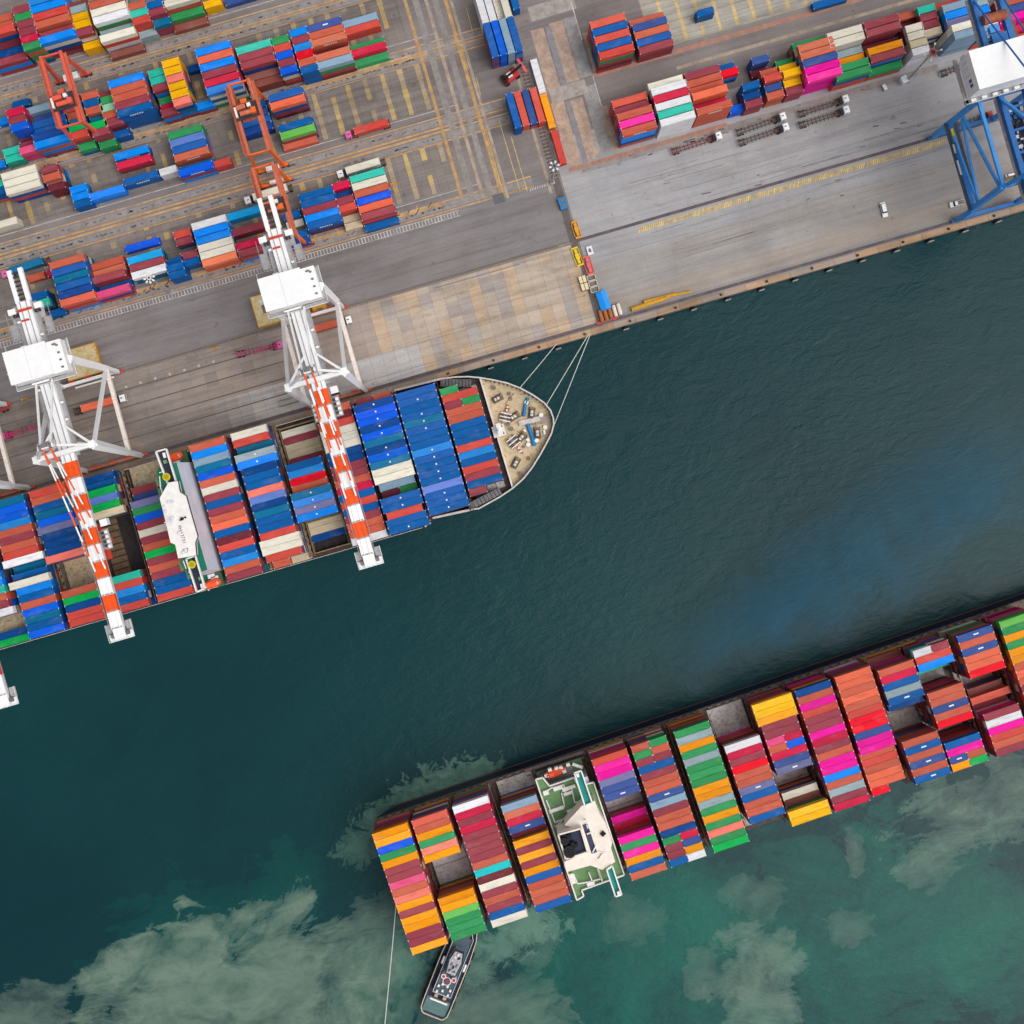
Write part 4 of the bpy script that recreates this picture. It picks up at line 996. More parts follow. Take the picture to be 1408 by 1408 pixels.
for wp in (((789.5,1062),(799,1059),(814,1103),(804,1107)), ((834,1195),(841.5,1189.5),(854.5,1229),(846,1231.5))):
    q = [Q(*p, z2) for p in wp]; m = MB(); m.prism([(p.x, p.y) for p in q], z2-.8, z2, 0, 0); m.wall(q, 1.1, .45, 1, True)
    e = q[0] if wp[0][1] < 1100 else q[2]; cm_ = (q[0]+q[1]+q[2]+q[3])/4; ee = e.lerp(cm_, .18); m.cbox(ee+Vector((.6 if wp[0][1] < 1100 else -.6,0,.7)), (.9, 1.2, 1.4), 1)
    for f in (.35, .65): p_ = q[0].lerp(q[3], f); p_2 = q[1].lerp(q[2], f); m.beam(p_+Vector((0,0,-1)), p_2+Vector((0,0,-1)), .4, .6, 1)
    pc = cm_; m.beam(pc+Vector((0,0,-.8)), Vector((pc.x, pc.y, z1)), .8, .8, 1)
    m.build('bridge_wing', [TEAL, OFFW], ship2)
lb = lifeboat(ship2, Q(763, 1061, 19.5), math.radians(3), 7.6, 3.0)
m = MB()
for px, py in ((756,1058),(765,1056),(771,1055),(751,1066),(776,1060),(781,1051)): m.cbox(Q(px, py, 20.5), (1.2, 1.0, 2.2), 0)
m.beam(Q(787, 1050.5, 19), Q(801, 1055, 19), 1.0, .8, 0); m.cbox(Q(766, 1064.5, 18.6), (11, 3.4, .5), 1)
m.box(xa+.8, xb-1, Y2A-6, Y2A-1.2, 17.5, 18.0, 2)
m.build('boat_deck', [OFFW, STEEL, paint('boat_deck_green', (88, 112, 84), .7, .3, .5)], ship2)
m = MB(); a, b = Q(722, 1060, D2+2), Q(802, 1034, D2+2)
m.beam(a, b, 1.0, .5, 0); m.beam(a+Vector((0,-1.8,0)), b+Vector((0,-1.8,0)), .5, .5, 0); m.build('gangway', [paint('gangway_grey', (136, 124, 122), .7, .3, .7)], ship2)

# ------------------------------------------------------------------ ship-to-shore cranes
CW_ = paint('crane_white', (246, 245, 247), .45, .06, .5)
CBAND = paint('crane_orange', (238, 88, 26), .45, .16, .6)
CBANDR = paint('crane_red', (214, 72, 66), .45, .16, .6)
CSTAIN = paint('crane_stained', (240, 230, 222), .55, .14, .5, (214, 170, 140))
BOGIE = paint('bogie_red', (206, 66, 44), .55, .3, .8)
GRATE = paint('grating_grey', (168, 166, 168), .6, .3, 1)
def bogie(parent, x, y, mat, z=0):
    m = MB(); m.cbox((x, y, z+1.5), (2.4, .9, .9), 0)
    for s in (-1, 1):
        m.cbox((x+s*1.7, y, z+.95), (2.6, .8, .7), 0)
        for q in (-.75, .75): m.tube((x+s*1.7+q, y-.3, z+.45), (x+s*1.7+q, y+.3, z+.45), .42, 10, 1)
    return m.build('bogie', [mat, DARKST], parent)
def rails(m, a, b, n, mi, h=1.0, off=(0,0,0)):
    a, b = Vector(a)+Vector(off), Vector(b)+Vector(off)
    for z in (h, h*.5): m.beam(a+Vector((0,0,z)), b+Vector((0,0,z)), .07, .07, mi)
    for k in range(n+1): p = a.lerp(b, k/n); m.beam(p, p+Vector((0,0,h)), .07, .07, mi)
def sts(xc, tip, back, label, trolley_y, band, first=True):
    c = empty('quay_crane', (xc, 54.6, GZ), 0, label=label, cat='crane', group='white ship-to-shore cranes along the quay')
    Hx, G, ZT, ZB = 9.8, 30.1, 46.5, 43.0
    for sx in (-1, 1):
        top = Vector((sx*9.0, 1.6, ZT)); kn = Vector((sx*9.5, .5, 15))
        m = MB(); m.beam((sx*Hx, 0, 1.8), kn, 1.3, 1.5); m.beam(kn, top, 1.6, 1.9, None, 2.2); m.cbox(top, (2.0, 2.2, 2.0)); m.build('leg', CW_, c)
        ltop = Vector((sx*9.0, G-1.0, ZT)); m = MB(); m.beam((sx*Hx, G, 1.8), (sx*9.5, G, 12), 1.3, 1.5); m.beam((sx*9.5, G, 12), ltop, 1.7, 2.0, None, 2.1); m.build('leg', CW_, c)
        m = MB(); m.beam((sx*9.6, .2, 14.0), (sx*9.6, G, 12.4), 1.3, 1.5); m.build('portal_beam', CSTAIN, c)
        m = MB(); m.beam((sx*9.5, G-.3, 13), (sx*9.1, 1.9, ZT-1), 1.05, 1.05); m.build('diagonal_brace', CW_, c)
        m = MB(); m.beam(top, (sx*2.0, 9.5, ZT-1), .85, .8, None, .6); m.build('plan_brace', CW_, c)
        for y in (0, G): bogie(c, sx*8.8, y, BOGIE)
    for y in (0, G):
        m = MB(); m.beam((-Hx-.5, y, 2.6), (Hx+.5, y, 2.6), 1.0, 1.3)
        for x in (-6, 0, 6): m.cbox((x, y+.7, 3.2), (2.4, .5, .5), 1)
        m.build('sill_beam', [CW_ if y else paint('sill_rust', (190, 112, 86), .6, .35, .7), BOGIE], c)
    m = MB(); m.beam((-9, 1.6, ZT), (9, 1.6, ZT), 1.5, 1.9); m.beam((-9, 1.6, ZT-1), (-2, 4.5, ZB), .6, .6); m.beam((9, 1.6, ZT-1), (2, 4.5, ZB), .6, .6); m.build('cross_beam', CW_, c)
    m = MB(); m.beam((-9, G-1, ZT), (9, G-1, ZT), 1.3, 1.6); m.build('cross_beam', CW_, c)
    # girder over the quay and behind, then the banded boom
    m = MB(); m.box(-2.1, 2.1, -1.5, back-10.5, ZB, ZB+2.4, 0)
    for x in (-.95, .95): m.box(x-.12, x+.12, -1.5, back-10.5, ZB+2.4, ZB+2.62, 1)
    for x in (-1.75, 1.75):
        m.box(x-.7, x+.7, back-10.5, back, ZB+.8, ZB+2.0, 0)
    for k in range(7): m.box(-1.05, 1.05, back-9.8+k*1.4, back-9.3+k*1.4, ZB+1.6, ZB+1.9, 2)
    for s in (-1, 1):
        m.box(s*2.9-.75, s*2.9+.75, 0, back-11, ZB+.9, ZB+1.0, 1); rails(m, (s*3.6, 0, ZB+1), (s*3.6, back-11, ZB+1), 18, 1)
    k = 6.0
    while k < back-14: m.cbox((2.9 if int(k) % 2 else -2.9, k, ZB+1.7), (1.0, .6, 1.2), 0); k += 5.5
    m.build('girder', [CW_, GRATE, DARKST], c)
    m = MB(); m.box(-5.2, 5.2, back-16.5, back-12.4, ZB+.4, ZB+.7, 1)
    for s in (-1, 1): m.cbox((s*4.2, back-12.8, ZB+1.5), (2.4, 1.8, 1.8), 0); m.tube((s*4.3, back-14, ZB+1.4), (s*2.6, back-14, ZB+1.4), .7, 10, 2); m.box(s*5.5-1.2, s*5.5+1.2, back-21.5, back-16.5, ZB+.2, ZB+.35, 1); rails(m, (s*6.7, back-21.5, ZB+.3), (s*6.7, back-12.4, ZB+.3), 6, 1)
    m.cbox((0, back-13.2, ZB+2.7), (4.6, .7, .5), 3); m.cbox((-.6, back-16.5, ZB+2.8), (2.4, .5, .4), 3)
    m.build('backreach_platform', [CW_, GRATE, DARKST, BOGIE], c)
    m = MB(); n = 10; y0, y1 = -1.5, -tip+3.4
    for q in range(n):
        ya, yb = y0+(y1-y0)*q/n, y0+(y1-y0)*(q+1)/n
        wq = 2.15-.25*q/n; m.box(-wq, wq, yb+.01, ya, ZB, ZB+2.1, 1 if q % 2 == 0 else 0)
        for x in (-.9, .9): m.box(x-.1, x+.1, yb+.01, ya, ZB+2.1, ZB+2.32, 1 if q % 2 == 0 else 0)
        m.box(-wq*.9, wq*.9, yb+.05, yb+.5, ZB+2.1, ZB+2.2, 2)
    for s in (-1, 1): rails(m, (s*2.5, y1, ZB+1), (s*2.5, y0, ZB+1), 22, 2)
    m.box(-1.8, 1.8, -tip, y1, ZB+.2, ZB+1.6, 0)
    m.build('boom', [CW_, band, GRATE], c)
    m = MB(); m.box(-3.9, 3.9, -tip-.4, -tip+2.2, ZB-.3, ZB, 0)
    for s in (-1, 1):
        m.box(s*3.1-1.0, s*3.1+1.0, -tip+2.0, -tip+5.2, ZB-.3, ZB, 1); m.tube((s*1.6, -tip+1.5, ZB+.6), (s*2.9, -tip+1.5, ZB+.6), .8, 12, 2)
        rails(m, (s*4, -tip-.4, ZB), (s*4, -tip+5.2, ZB), 4, 0)
    rails(m, (-3.9, -tip-.4, ZB), (3.9, -tip-.4, ZB), 5, 0); m.build('tip_platform', [CW_, GRATE, STEEL], c)
    # machinery house over the landside legs
    m = MB(); m.box(-8.2, 4.9, G-5.0, G+5.0, ZB+3, ZB+8.2, 0)
    m.box(-8.4, 5.1, G-5.2, G+5.2, ZB+8.2, ZB+8.4, 0); m.box(-1.7, -1.5, G-5.0, G+5.0, ZB+8.4, ZB+8.46, 2)
    house = m.build('machinery_house', [CW_, GRATE, GREYW], c)
    m = MB(); m.box(4.9, 9.2, G-5.0, G+5.0, ZB+2.6, ZB+6.6, 0)
    for q in range(4): m.cbox((7.8, G-3.6+q*2.3, ZB+6.8), (.7, .5, .45), 1)
    m.cbox((7, G+3.8, ZB+6.8), (1.2, .5, .4), 1); m.build('machinery_annex', [CW_, STEEL], house)
    m = MB(); m.box(-8.9, 9.9, G-6.4, G-5.2, ZB+2.4, ZB+2.55, 1); m.box(9.3, 10.2, G-5, G+5.5, ZB+2.4, ZB+2.55, 1); rails(m, (-8.9, G-6.4, ZB+2.5), (9.9, G-6.4, ZB+2.5), 10, 0); rails(m, (10.2, G-6.4, ZB+2.5), (10.2, G+5.5, ZB+2.5), 6, 0); rails(m, (-8.9, G-6.4, ZB+2.5), (-8.9, G+8, ZB+2.5), 7, 0)
    m.cbox((-9.2, G-3, ZB+3.4), (1.6, 2.2, 1.8), 2); m.cbox((-3, G+5.9, ZB+3.6), (1.8, 1.2, 1.6), 0); m.cbox((-1, G-5.7, ZB+3.9), (5.5, .5, .5), 0)
    m.build('house_walkway', [CW_, GRATE, STEEL], c)
    # apex frame and stays
    m = MB(); ap = Vector((0, 2.5, 61.0))
    for s in (-1, 1): m.beam((s*8.6, 1.6, ZT), ap+Vector((s*1.5, 0, 0)), .7, .7)
    for s in (-1, 1): m.beam(ap+Vector((s*1.5, 0, 0)), (s*2.6, G-6, ZB+4), .55, .6)
    m.beam(ap+Vector((-2.4,0,0)), ap+Vector((2.4,0,0)), 1.2, 1.3); m.box(-2.8, 2.8, 1.4, 4.2, 59.9, 60.0, 1); m.cbox(ap+Vector((0,.4,.9)), (1.8, 1.2, .7), 2)
    for s in (-1, 1): m.tube(ap+Vector((s*1.2,0,.4)), ap+Vector((s*1.9,0,.4)), .8, 12, 2)
    m.build('apex_frame', [CW_, GRATE, STEEL], c)
    for s in (-1.5, 1.5):
        for ye in (-tip*.34, -tip*.62):
            a, b = ap+Vector((s*.8, -.3, 0)), Vector((s*1.1, ye, ZB+2.3)); n = int((b-a).length/5)
            m = MB()
            for q in range(n): m.tube(a.lerp(b, q/n), a.lerp(b, (q+1)/n), .26, 8, 1 if q % 2 == 0 else 0)
            m.build('forestay', [CW_, band], c)
    # trolley, driver's cab and head block
    ty = trolley_y; m = MB()
    m.box(-4.6, -2.5, ty-3.2, ty+3.2, ZB-1.6, ZB-1.3, 1); m.box(2.5, 4.6, ty-3.2, ty+3.2, ZB-1.6, ZB-1.3, 1)
    for s in (-1, 1):
        for q in (-2.3, -.8, .8, 2.3): m.tube((s*3.4, ty+q, ZB-1.2), (s*4.3, ty+q, ZB-1.2), .55, 10, 0); m.cbox((s*3.0, ty+q*.9, ZB-.5), (.8, .7, 1.2), 2)
    m.box(-3, 3, ty-3, ty+3, ZB-1.9, ZB-1.6, 1)
    m.build('trolley', [CW_, GRATE, DARKST], c)
    m = MB(); m.box(2.6, 4.9, ty+4.2, ty+6.4, ZB-4.2, ZB-1.6, 0); m.box(2.5, 5, ty+3.9, ty+4.25, ZB-4, ZB-2, 1); m.build('operator_cab', [CW_, BLACK], c)
    m = MB(); m.box(-1.1, 1.1, ty-5.9, ty+5.9, 34, 34.6, 0); m.box(-3, 3, ty-.7, ty+.7, 34.6, 35.4, 0)
    for sx in (-2, 2):
        for sy in (-.5, .5): m.beam((sx, ty+sy, 35), (sx, ty+sy*3, ZB-1.8), .08, .08, 1)
    m.build('spreader', [YELL if first else BOGIE, DARKST], c)
    return c
tipY = lambda px, py: 54.6-P(px, py, 46.5).y
bk = P(365, 273, 46.5).y-54.6
sts(-46.8, tipY(508, 778), bk, 'white quay crane reaching over the bow half of the moored ship', -7.5, CBAND)
sts(-127.9, tipY(174, 876), bk, 'white quay crane reaching over the moored ship behind its bridge', -27.5, CBAND, False)
sts(-168.6, tipY(10, 970), bk, 'white quay crane cut off at the left edge, only leg and boom tip seen', -20, CBANDR, False)

# blue crane, boom outside the picture
CB = paint('crane_blue', (66, 156, 236), .45, .18, .5)
CBD = paint('crane_dark_blue', (44, 112, 182), .5, .25, .5)
c = empty('quay_crane', (187.4, 54.6, GZ), 0, label='blue quay crane with white machinery house at the right edge', cat='crane')
Hx, G, ZT = 10.5, 30.1, 40.5
for sx in (-1, 1):
    m = MB(); m.beam((sx*Hx, 0, 1.6), (sx*(Hx+.1), .2, 15), 1.5, 1.6); m.beam((sx*(Hx+.1), .2, 15), (sx*Hx, 1.0, ZT), 1.6, 1.7); m.build('leg', CB, c)
    m = MB(); m.beam((sx*Hx, G, 1.6), (sx*(Hx+.1), G-.2, 15), 1.5, 1.6); m.beam((sx*(Hx+.1), G-.2, 15), (sx*Hx, G-1, ZT), 1.6, 1.7); m.build('leg', CB, c)
    m = MB(); m.beam((sx*10.6, -.5, 15.5), (sx*10.6, G+.5, 15.5), 1.7, 2.2)
    if sx < 0:
        m.cbox((sx*10.6, G-4.6, 16.8), (.9, 4.6, .5), 3); m.cbox((-11.5, G-9, 16.7), (.5, 3, .6), 2); m.cbox((-11.7, G-15.5, 16.7), (.5, 5, .5), 2)
    m.box(sx*10.6+1.2, sx*10.6+2.4, 0, G, 16.2, 16.3, 1); m.box(sx*10.6-1.9, sx*10.6-1.0, 0, G, 16.2, 16.3, 1); rails(m, (sx*10.6+2.4, 0, 16.3), (sx*10.6+2.4, G, 16.3), 14, 1); rails(m, (sx*10.6-1.9, 0, 16.3), (sx*10.6-1.9, G, 16.3), 14, 1)
    m.build('portal_beam', [CBD, paint('walkway_dark', (78, 84, 96), .7, .3, 1), OFFW, YELL], c)
    m = MB(); m.beam((sx*Hx, 1, ZT), (sx*Hx, G-1, ZT), 1.0, 1.2); m.build('upper_beam', CB, c)
    m = MB(); m.beam((sx*10.5, G-1.5, 27), (sx*10.5, 2.0, 38), .8, .9); m.build('diagonal_brace', CB, c)
    m = MB(); m.beam((sx*10.5, G-2.0, 26), (sx*10.5, 1.5, 21), .75, .8); m.build('diagonal_brace', CB, c)
    m = MB(); m.beam((sx*10.6, G-5, 17), (sx*10.5, 1.5, 20), .65, .7); m.build('diagonal_brace', CB, c)
    for y in (0, G): bogie(c, sx*9.6, y, CBD)
for y in (0, G):
    m = MB(); m.beam((-Hx, y, 2.6), (Hx, y, 2.6), 1.2, 1.5); m.build('sill_beam', [CBD], c)
m = MB(); m.beam((-10.5, 1, ZT), (10.5, 1, ZT), 1.4, 1.8); m.box(-10, 10, 2.2, 3.3, ZT+.4, ZT+.5, 1); rails(m, (-10, 3.3, ZT+.5), (10, 3.3, ZT+.5), 9, 1); m.build('cross_beam', [CB, TANST], c)
m = MB(); m.beam((-10.5, G-1, ZT), (10.5, G-1, ZT), 1.4, 1.8); m.build('cross_beam', [CB], c)
m = MB()
for s in (-1, 1):
    m.box(s*4.2-.8, s*4.2+.8, -6, 62, ZT-.2, ZT+2.2, 0); m.box(s*5.9-.5, s*5.9+.5, -6, 60, ZT+.9, ZT+1.0, 1); rails(m, (s*6.4, -6, ZT+1), (s*6.4, 60, ZT+1), 22, 1)
for k in range(9): m.box(-3.4, 3.4, 2+k*7.2, 2.7+k*7.2, ZT+.2, ZT+1.2, 0)
m.build('girder', [CBD, STEEL], c)
m = MB(); m.box(-3.0, 3.0, 3.5, G-4, ZT-3.5, ZT-3.2, 0)
for k in range(60): m.cbox((rnd.uniform(-2.8, 2.8), rnd.uniform(6, G-6), ZT-2.9+rnd.random()*.6), (rnd.uniform(.3,1.2), rnd.uniform(.3,1.2), .6), rnd.choice((0, 1, 2)))
m.build('festoon_deck', [DARKST, CBD, GREYW], c)
hl = P(1335, 70.5, 56)-Vector((187.4, 54.6, GZ)); hb = P(1345, 123, 56)-Vector((187.4, 54.6, GZ))
m = MB(); x0h = (hl.x+hb.x)/2; m.box(x0h, x0h+19, hb.y, hl.y, ZT+3.2, 52.5, 0); m.box(x0h-.2, x0h+19.2, hb.y-.2, hl.y+.2, 52.5, 52.7, 0)
for q in (0, .9): m.box(x0h-.06, x0h, hb.y+2.2+q*1.6, hb.y+3.2+q*1.6, 47, 49, 1)
for q in range(4): m.box(x0h-.1, x0h, hb.y+5.5+q*2, hb.y+6.6+q*2, 45.5, 49.5, 2)
m.build('machinery_house', [CW_, paint('louvre_blue', (52, 92, 148), .5, .2, 1), GREYW], c)
m = MB(); m.box(x0h-1.6, x0h-.2, hb.y-1.6, hl.y+1.2, ZT+2.9, ZT+3.0, 0); m.box(x0h-1.6, x0h+19, hb.y-1.6, hb.y-.2, ZT+2.9, ZT+3.0, 0); rails(m, (x0h-1.6, hb.y-1.6, ZT+3), (x0h-1.6, hl.y+1.2, ZT+3), 7, 0); rails(m, (x0h-1.6, hb.y-1.6, ZT+3), (x0h+19, hb.y-1.6, ZT+3), 10, 1)
m.build('house_walkway', [GRATE, OFFW, TANST], c)
for q in range(6): m = MB(); m.cbox((x0h+2+q*2.7, hl.y+.9, ZT+3.8), (1.2, 1.0, 1.6)); m.build('walkway_locker', TANST if q % 2 else OFFW, c)
for q in range(5): m = MB(); m.cbox((x0h+1+q*3.5, hb.y-.9, ZT+3.55), (1.6, .9, 1.1)); m.build('walkway_locker', OFFW, c)
apx = Vector((0, 1.5, 76))
for s in (-1, 1):
    m = MB(); m.beam((s*9.8, 1.0, ZT), apx+Vector((s*2.2, 0, 0)), 1.2, 1.3); m.build('apex_leg', CB, c)
    m = MB(); m.beam((s*4.4, G-3, ZT+2), apx+Vector((s*2.2, .5, -9)), .95, 1.0); m.build('apex_brace', CB, c)
    m = MB(); m.tube((s*4.3, 59, ZT+2.2), apx+Vector((s*2.0, .4, 0)), .28, 8, 0); m.build('backstay', CBD, c)
    m = MB(); m.beam((s*4.2, 1, ZT+1), (s*4.0, -10, 62), 1.4, 1.8); m.beam((s*4.0, -10, 62), (s*3.9, -17, 112), 1.4, 1.8); m.build('raised_boom', CB, c)
m = MB(); m.beam(apx+Vector((-3,0,0)), apx+Vector((3,0,0)), 1.5, 1.5); m.build('apex_beam', CB, c)
m = MB(); m.tube((-3.6, 52, ZT+3), (3.6, 52, ZT+3), 1.6, 14, 0); m.cbox((0, 45, ZT+2.6), (5, 4, 1.4), 1); m.cbox((-1, 48.5, ZT+2.6), (3, 2, 1.6), 2); m.build('rope_winch', [paint('winch_brown', (168, 92, 60), .6, .3, .8), CBD, CB], c)

# ------------------------------------------------------------------ rubber-tyred gantry cranes
RTR = paint('gantry_red', (226, 92, 74), .5, .2, .7); RTO = paint('gantry_orange', (240, 108, 34), .5, .16, .7); RTP = paint('gantry_faded', (206, 112, 84), .6, .3, .8)
def rtg(px, py, mat, mat2, label, ty, boxes):
    f = P(px, py, GZ); S, B, ZG = 23.5, 9.6, 20.5
    c = empty('yard_gantry_crane', (f.x-B/2, f.y, GZ), 0, label=label, cat='gantry crane', group='rubber-tyred gantry cranes over the yard blocks')
    for y in (0, S):
        m = MB(); m.beam((-B/2-1.4, y, 1.9), (B/2+1.4, y, 1.9), .9, 1.1); m.build('sill_beam', mat, c)
        for sx in (-1, 1):
            m = MB(); m.beam((sx*B/2, y, 2.0), (sx*3.4, y+(.35 if y == 0 else -.35), ZG), .95, 1.0, None, 1.1); m.build('leg', mat, c)
            m = MB(); m.cbox((sx*(B/2+.2), y, 1.25), (2.6, .7, .5), 0)
            for q in (-1, 1): m.tube((sx*(B/2+.2)+q*.85, y-.35, .72), (sx*(B/2+.2)+q*.85, y+.35, .72), .72, 14, 1)
            m.build('wheel_bogie', [mat, BLACK], c)
    for sx in (-1, 1):
        m = MB(); m.box(sx*3.4-.5, sx*3.4+.5, -.6, S+.6, ZG, ZG+1.7, 0); m.box(sx*3.4-.12, sx*3.4+.12, -.4, S+.4, ZG+1.7, ZG+1.85, 1); m.box(sx*4.4-.45, sx*4.4+.45, 0, S, ZG+.3, ZG+.38, 1); rails(m, (sx*4.85, 0, ZG+.4), (sx*4.85, S, ZG+.4), 12, 1, .9); m.build('girder', [mat2, RTP], c)
    for y in (-.3, S+.3):
        m = MB(); m.beam((-3.4, y, ZG+.9), (3.4, y, ZG+.9), .5, .8); m.build('end_tie', mat, c)
    m = MB(); m.box(-4, 4, ty-2.6, ty+2.6, ZG+1.9, ZG+2.2, 1)
    m.tube((-2.2, ty-.9, ZG+3.1), (1.6, ty-.9, ZG+3.1), .8, 12, 2); m.cbox((2.4, ty-.8, ZG+3), (1.5, 1.8, 1.5), 0); m.cbox((-1.4, ty+1.2, ZG+2.9), (3.0, 1.4, 1.4), 2); m.cbox((1.3, ty+1.3, ZG+2.9), (1.2, 1.2, 1.3), 3); m.cbox((-3.4, ty, ZG+2.7), (.7, 3.4, 1.0), 3)
    for sx in (-1, 1): rails(m, (sx*4.1, ty-2.6, ZG+2.2), (sx*4.1, ty+2.6, ZG+2.2), 4, 0)
    m.build('trolley', [mat, DARKST, mat2, OFFW], c)
    m = MB(); m.box(-1.4, .8, ty+2.7, ty+4.6, ZG-1.6, ZG+.9, 0); m.box(-1.3, .7, ty+2.65, ty+2.72, ZG-1.2, ZG+.3, 1); m.build('operator_cab', [mat, BLACK], c)
    m = MB(); m.box(-3.05, 3.05, ty-.5, ty+.5, ZG-6.4, ZG-5.9, 0)
    for sx in (-2, 2):
        for sy in (-1, 1): m.beam((sx, ty+sy*.4, ZG-6), (sx, ty+sy*1.2, ZG+1.9), .07, .07, 1)
    m.build('spreader', [mat2, DARKST], c)
    for (bx, by, w_, d_, h_) in boxes:
        m = MB(); m.box(bx-w_/2, bx+w_/2, by-d_/2, by+d_/2, 2.5, 2.5+h_, 0); m.cbox((bx+w_*.2, by, 2.6+h_), (w_*.4, d_*.5, .3), 1); m.cbox((bx-w_*.3, by-d_*.2, 2.6+h_), (.5, .5, .5), 1); m.build('power_unit', [OFFW, GREYW], c)
    return c
rtg(147, 193, RTR, RTR, 'red yard gantry crane straddling stacks at upper left', 7.5, ((0, S_-.6 if (S_ := 23.5) else 0, 5.2, 2.2, 2.2), (-.5, .5, 5.2, 2.0, 2.2)))
rtg(392, 229, RTO, RTP, 'orange yard gantry crane over blue stacks, the one farther from the quay', 13.8, ((1.0, -.6, 4.6, 1.5, 2.2),))
rtg(423, 338, RTO, RTP, 'orange yard gantry crane standing partly behind the white quay crane', 9.5, ((1.2, 23.6, 5, 1.0, 1.6),))

# ------------------------------------------------------------------ lorries, cars and plant
GLASS = paint('dark_glass_cab', (30, 34, 44), .2, .1, 1)
CHRED = paint('chassis_red', (128, 62, 60), .7, .35, .9); CHRUST = paint('chassis_rust', (98, 78, 70), .8, .4, .9); CHPINK = paint('chassis_pink', (190, 64, 112), .6, .3, .9)
CABPINK = paint('cab_pink', (222, 110, 170), .45, .15, 1); CABW = paint('cab_white', (236, 236, 238), .4, .08, 1); CABR = paint('cab_red', (168, 56, 50), .45, .2, 1)
def wheel(m, x, y, r=.5, w_=.3, mi=2): m.tube((x, y-w_/2, r), (x, y+w_/2, r), r, 12, mi)
def truck(label, rear, cab, cabm, chm, cont=None, z=GZ, navy=True, group='terminal tractors and trailers'):
    """rear and cab are pixel points on the ground; the cab end is local +x"""
    a, b = P(*rear, z+1), P(*cab, z+1); d = b-a; L = d.length; ang = math.atan2(d.y, d.x)
    o = empty('terminal_truck', (a.x, a.y, z), ang, label=label, cat='truck', group=group)
    m = MB(); m.box(L-2.0, L, -1.2, 1.2, .7, 2.7, 0); m.box(L-1.85, L-.5, -1.05, 1.05, 2.7, 2.95, 0); m.add([(L,-1.1,1.55),(L,1.1,1.55),(L-.15,1.05,2.6),(L-.15,-1.05,2.6)], [(0,1,2,3)], 1)
    m.box(L-.02, L+.03, -1.1, 1.1, 1.6, 2.5, 1); m.box(L-1.5, L-.7, -1.23, 1.23, 1.6, 2.4, 1); m.cbox((L-1.2, .1, 3.0), (.7, .3, .12), 1)
    m.build('cab', [cabm, GLASS], o)
    m = MB(); m.box(L-4.6, L-.4, -.55, .55, .55, .95, 0); m.box(L-3.0, L-2.05, -1.15, 1.15, .6, 2.0, 1)
    for x in (L-.9, L-3.6):
        for s in (-1, 1): wheel(m, x, s*1.0)
    m.build('tractor_frame', [chm, paint('cab_back_navy', (32, 34, 56), .5, .2, 1) if navy else chm, BLACK], o)
    m = MB(); e = L-3.0
    for s in (-1, 1): m.box(0, e, s*.55-.12, s*.55+.12, 1.05, 1.4, 0)
    x = .2
    while x < e: m.box(x, x+.28, -1.2, 1.2, 1.15, 1.38, 0 if int(x*10) % 3 else 1); x += 1.45
    for s in (-1, 1): m.box(.1, .5, s*1.2-.15, s*1.2+.15, 1.2, 1.75, 1); m.box(e-.4, e, s*1.2-.15, s*1.2+.15, 1.2, 1.75, 1)
    for x in (1.0, 2.3):
        for s in (-1, 1): wheel(m, x, s*.98); 
    m.build('trailer', [chm, CHRUST, BLACK], o)
    if cont:
        Lc, code = cont; off = e-.2-LEN[Lc]/2 if Lc == 40 else e/2
        q = bpy.data.objects.new('shipping_container', cmesh(Lc, code)); COL.objects.link(q)
        q.location = (a.x+math.cos(ang)*off, a.y+math.sin(ang)*off, z+1.42); q.rotation_euler = (0, 0, ang)
        tag(q, f"{PAL[code][1]} container riding on the trailer of the " + label.split(' truck')[0] + ' truck', 'container', 'containers riding on trailers')
    return o
truck('pink cab truck in the gantry lane with orange-red box', (537, 170), (476, 188), CABPINK, CHRED, (40, 'r'), navy=False)
truck('white cab truck under the right-hand white crane with rust box', (424, 457), (484, 439.5), CABW, CHRUST, (40, 'O'))
truck('white cab truck under the left white crane with orange box', (102, 567), (174, 547), CABW, CHRUST, (40, 'f'))
truck('pink cab truck beside the left boom end with blue box', (70, 358), (5, 379), CABPINK, CHRED, (40, 'T'), navy=False)
truck('white cab truck with cream box behind orange gantry', (403, 258), (338, 278), CABW, CHRUST, (40, 'W'))
truck('white cab truck with cream box passing turquoise stack', (531, 222), (465, 242), CABW, CHRUST, (40, 'W'))
truck('empty pink tractor and trailer parked on brown apron', (325, 488), (390, 474), CABPINK, CHPINK, navy=False)
truck('empty pink trailer rig at the left edge of brown apron', (82, 577), (1, 602), CABPINK, CHPINK, navy=False)
truck('empty red trailer with white cab nearest the pink container stack', (923, 209.5), (991, 187), CABW, CHRED)
truck('empty rusty trailer with white cab, nearer stacks, middle pair', (1012, 183.5), (1079, 160.5), CABW, CHRUST)
truck('empty rusty trailer with white cab, nearer water, middle pair', (1015, 197.5), (1083, 175), CABW, CHRUST)
truck('empty rusty trailer with white cab, nearer stacks, right pair', (1097, 158), (1165, 136.5), CABW, CHRUST)
truck('empty rusty trailer with white cab, nearer water, right pair', (1098, 173), (1166, 151.5), CABW, CHRUST)
truck('red cab truck with empty blue-grey trailer under the blue crane', (1305, 176), (1363, 158.5), CABR, paint('chassis_blue', (70, 96, 124), .7, .3, .9), navy=False)
m = None
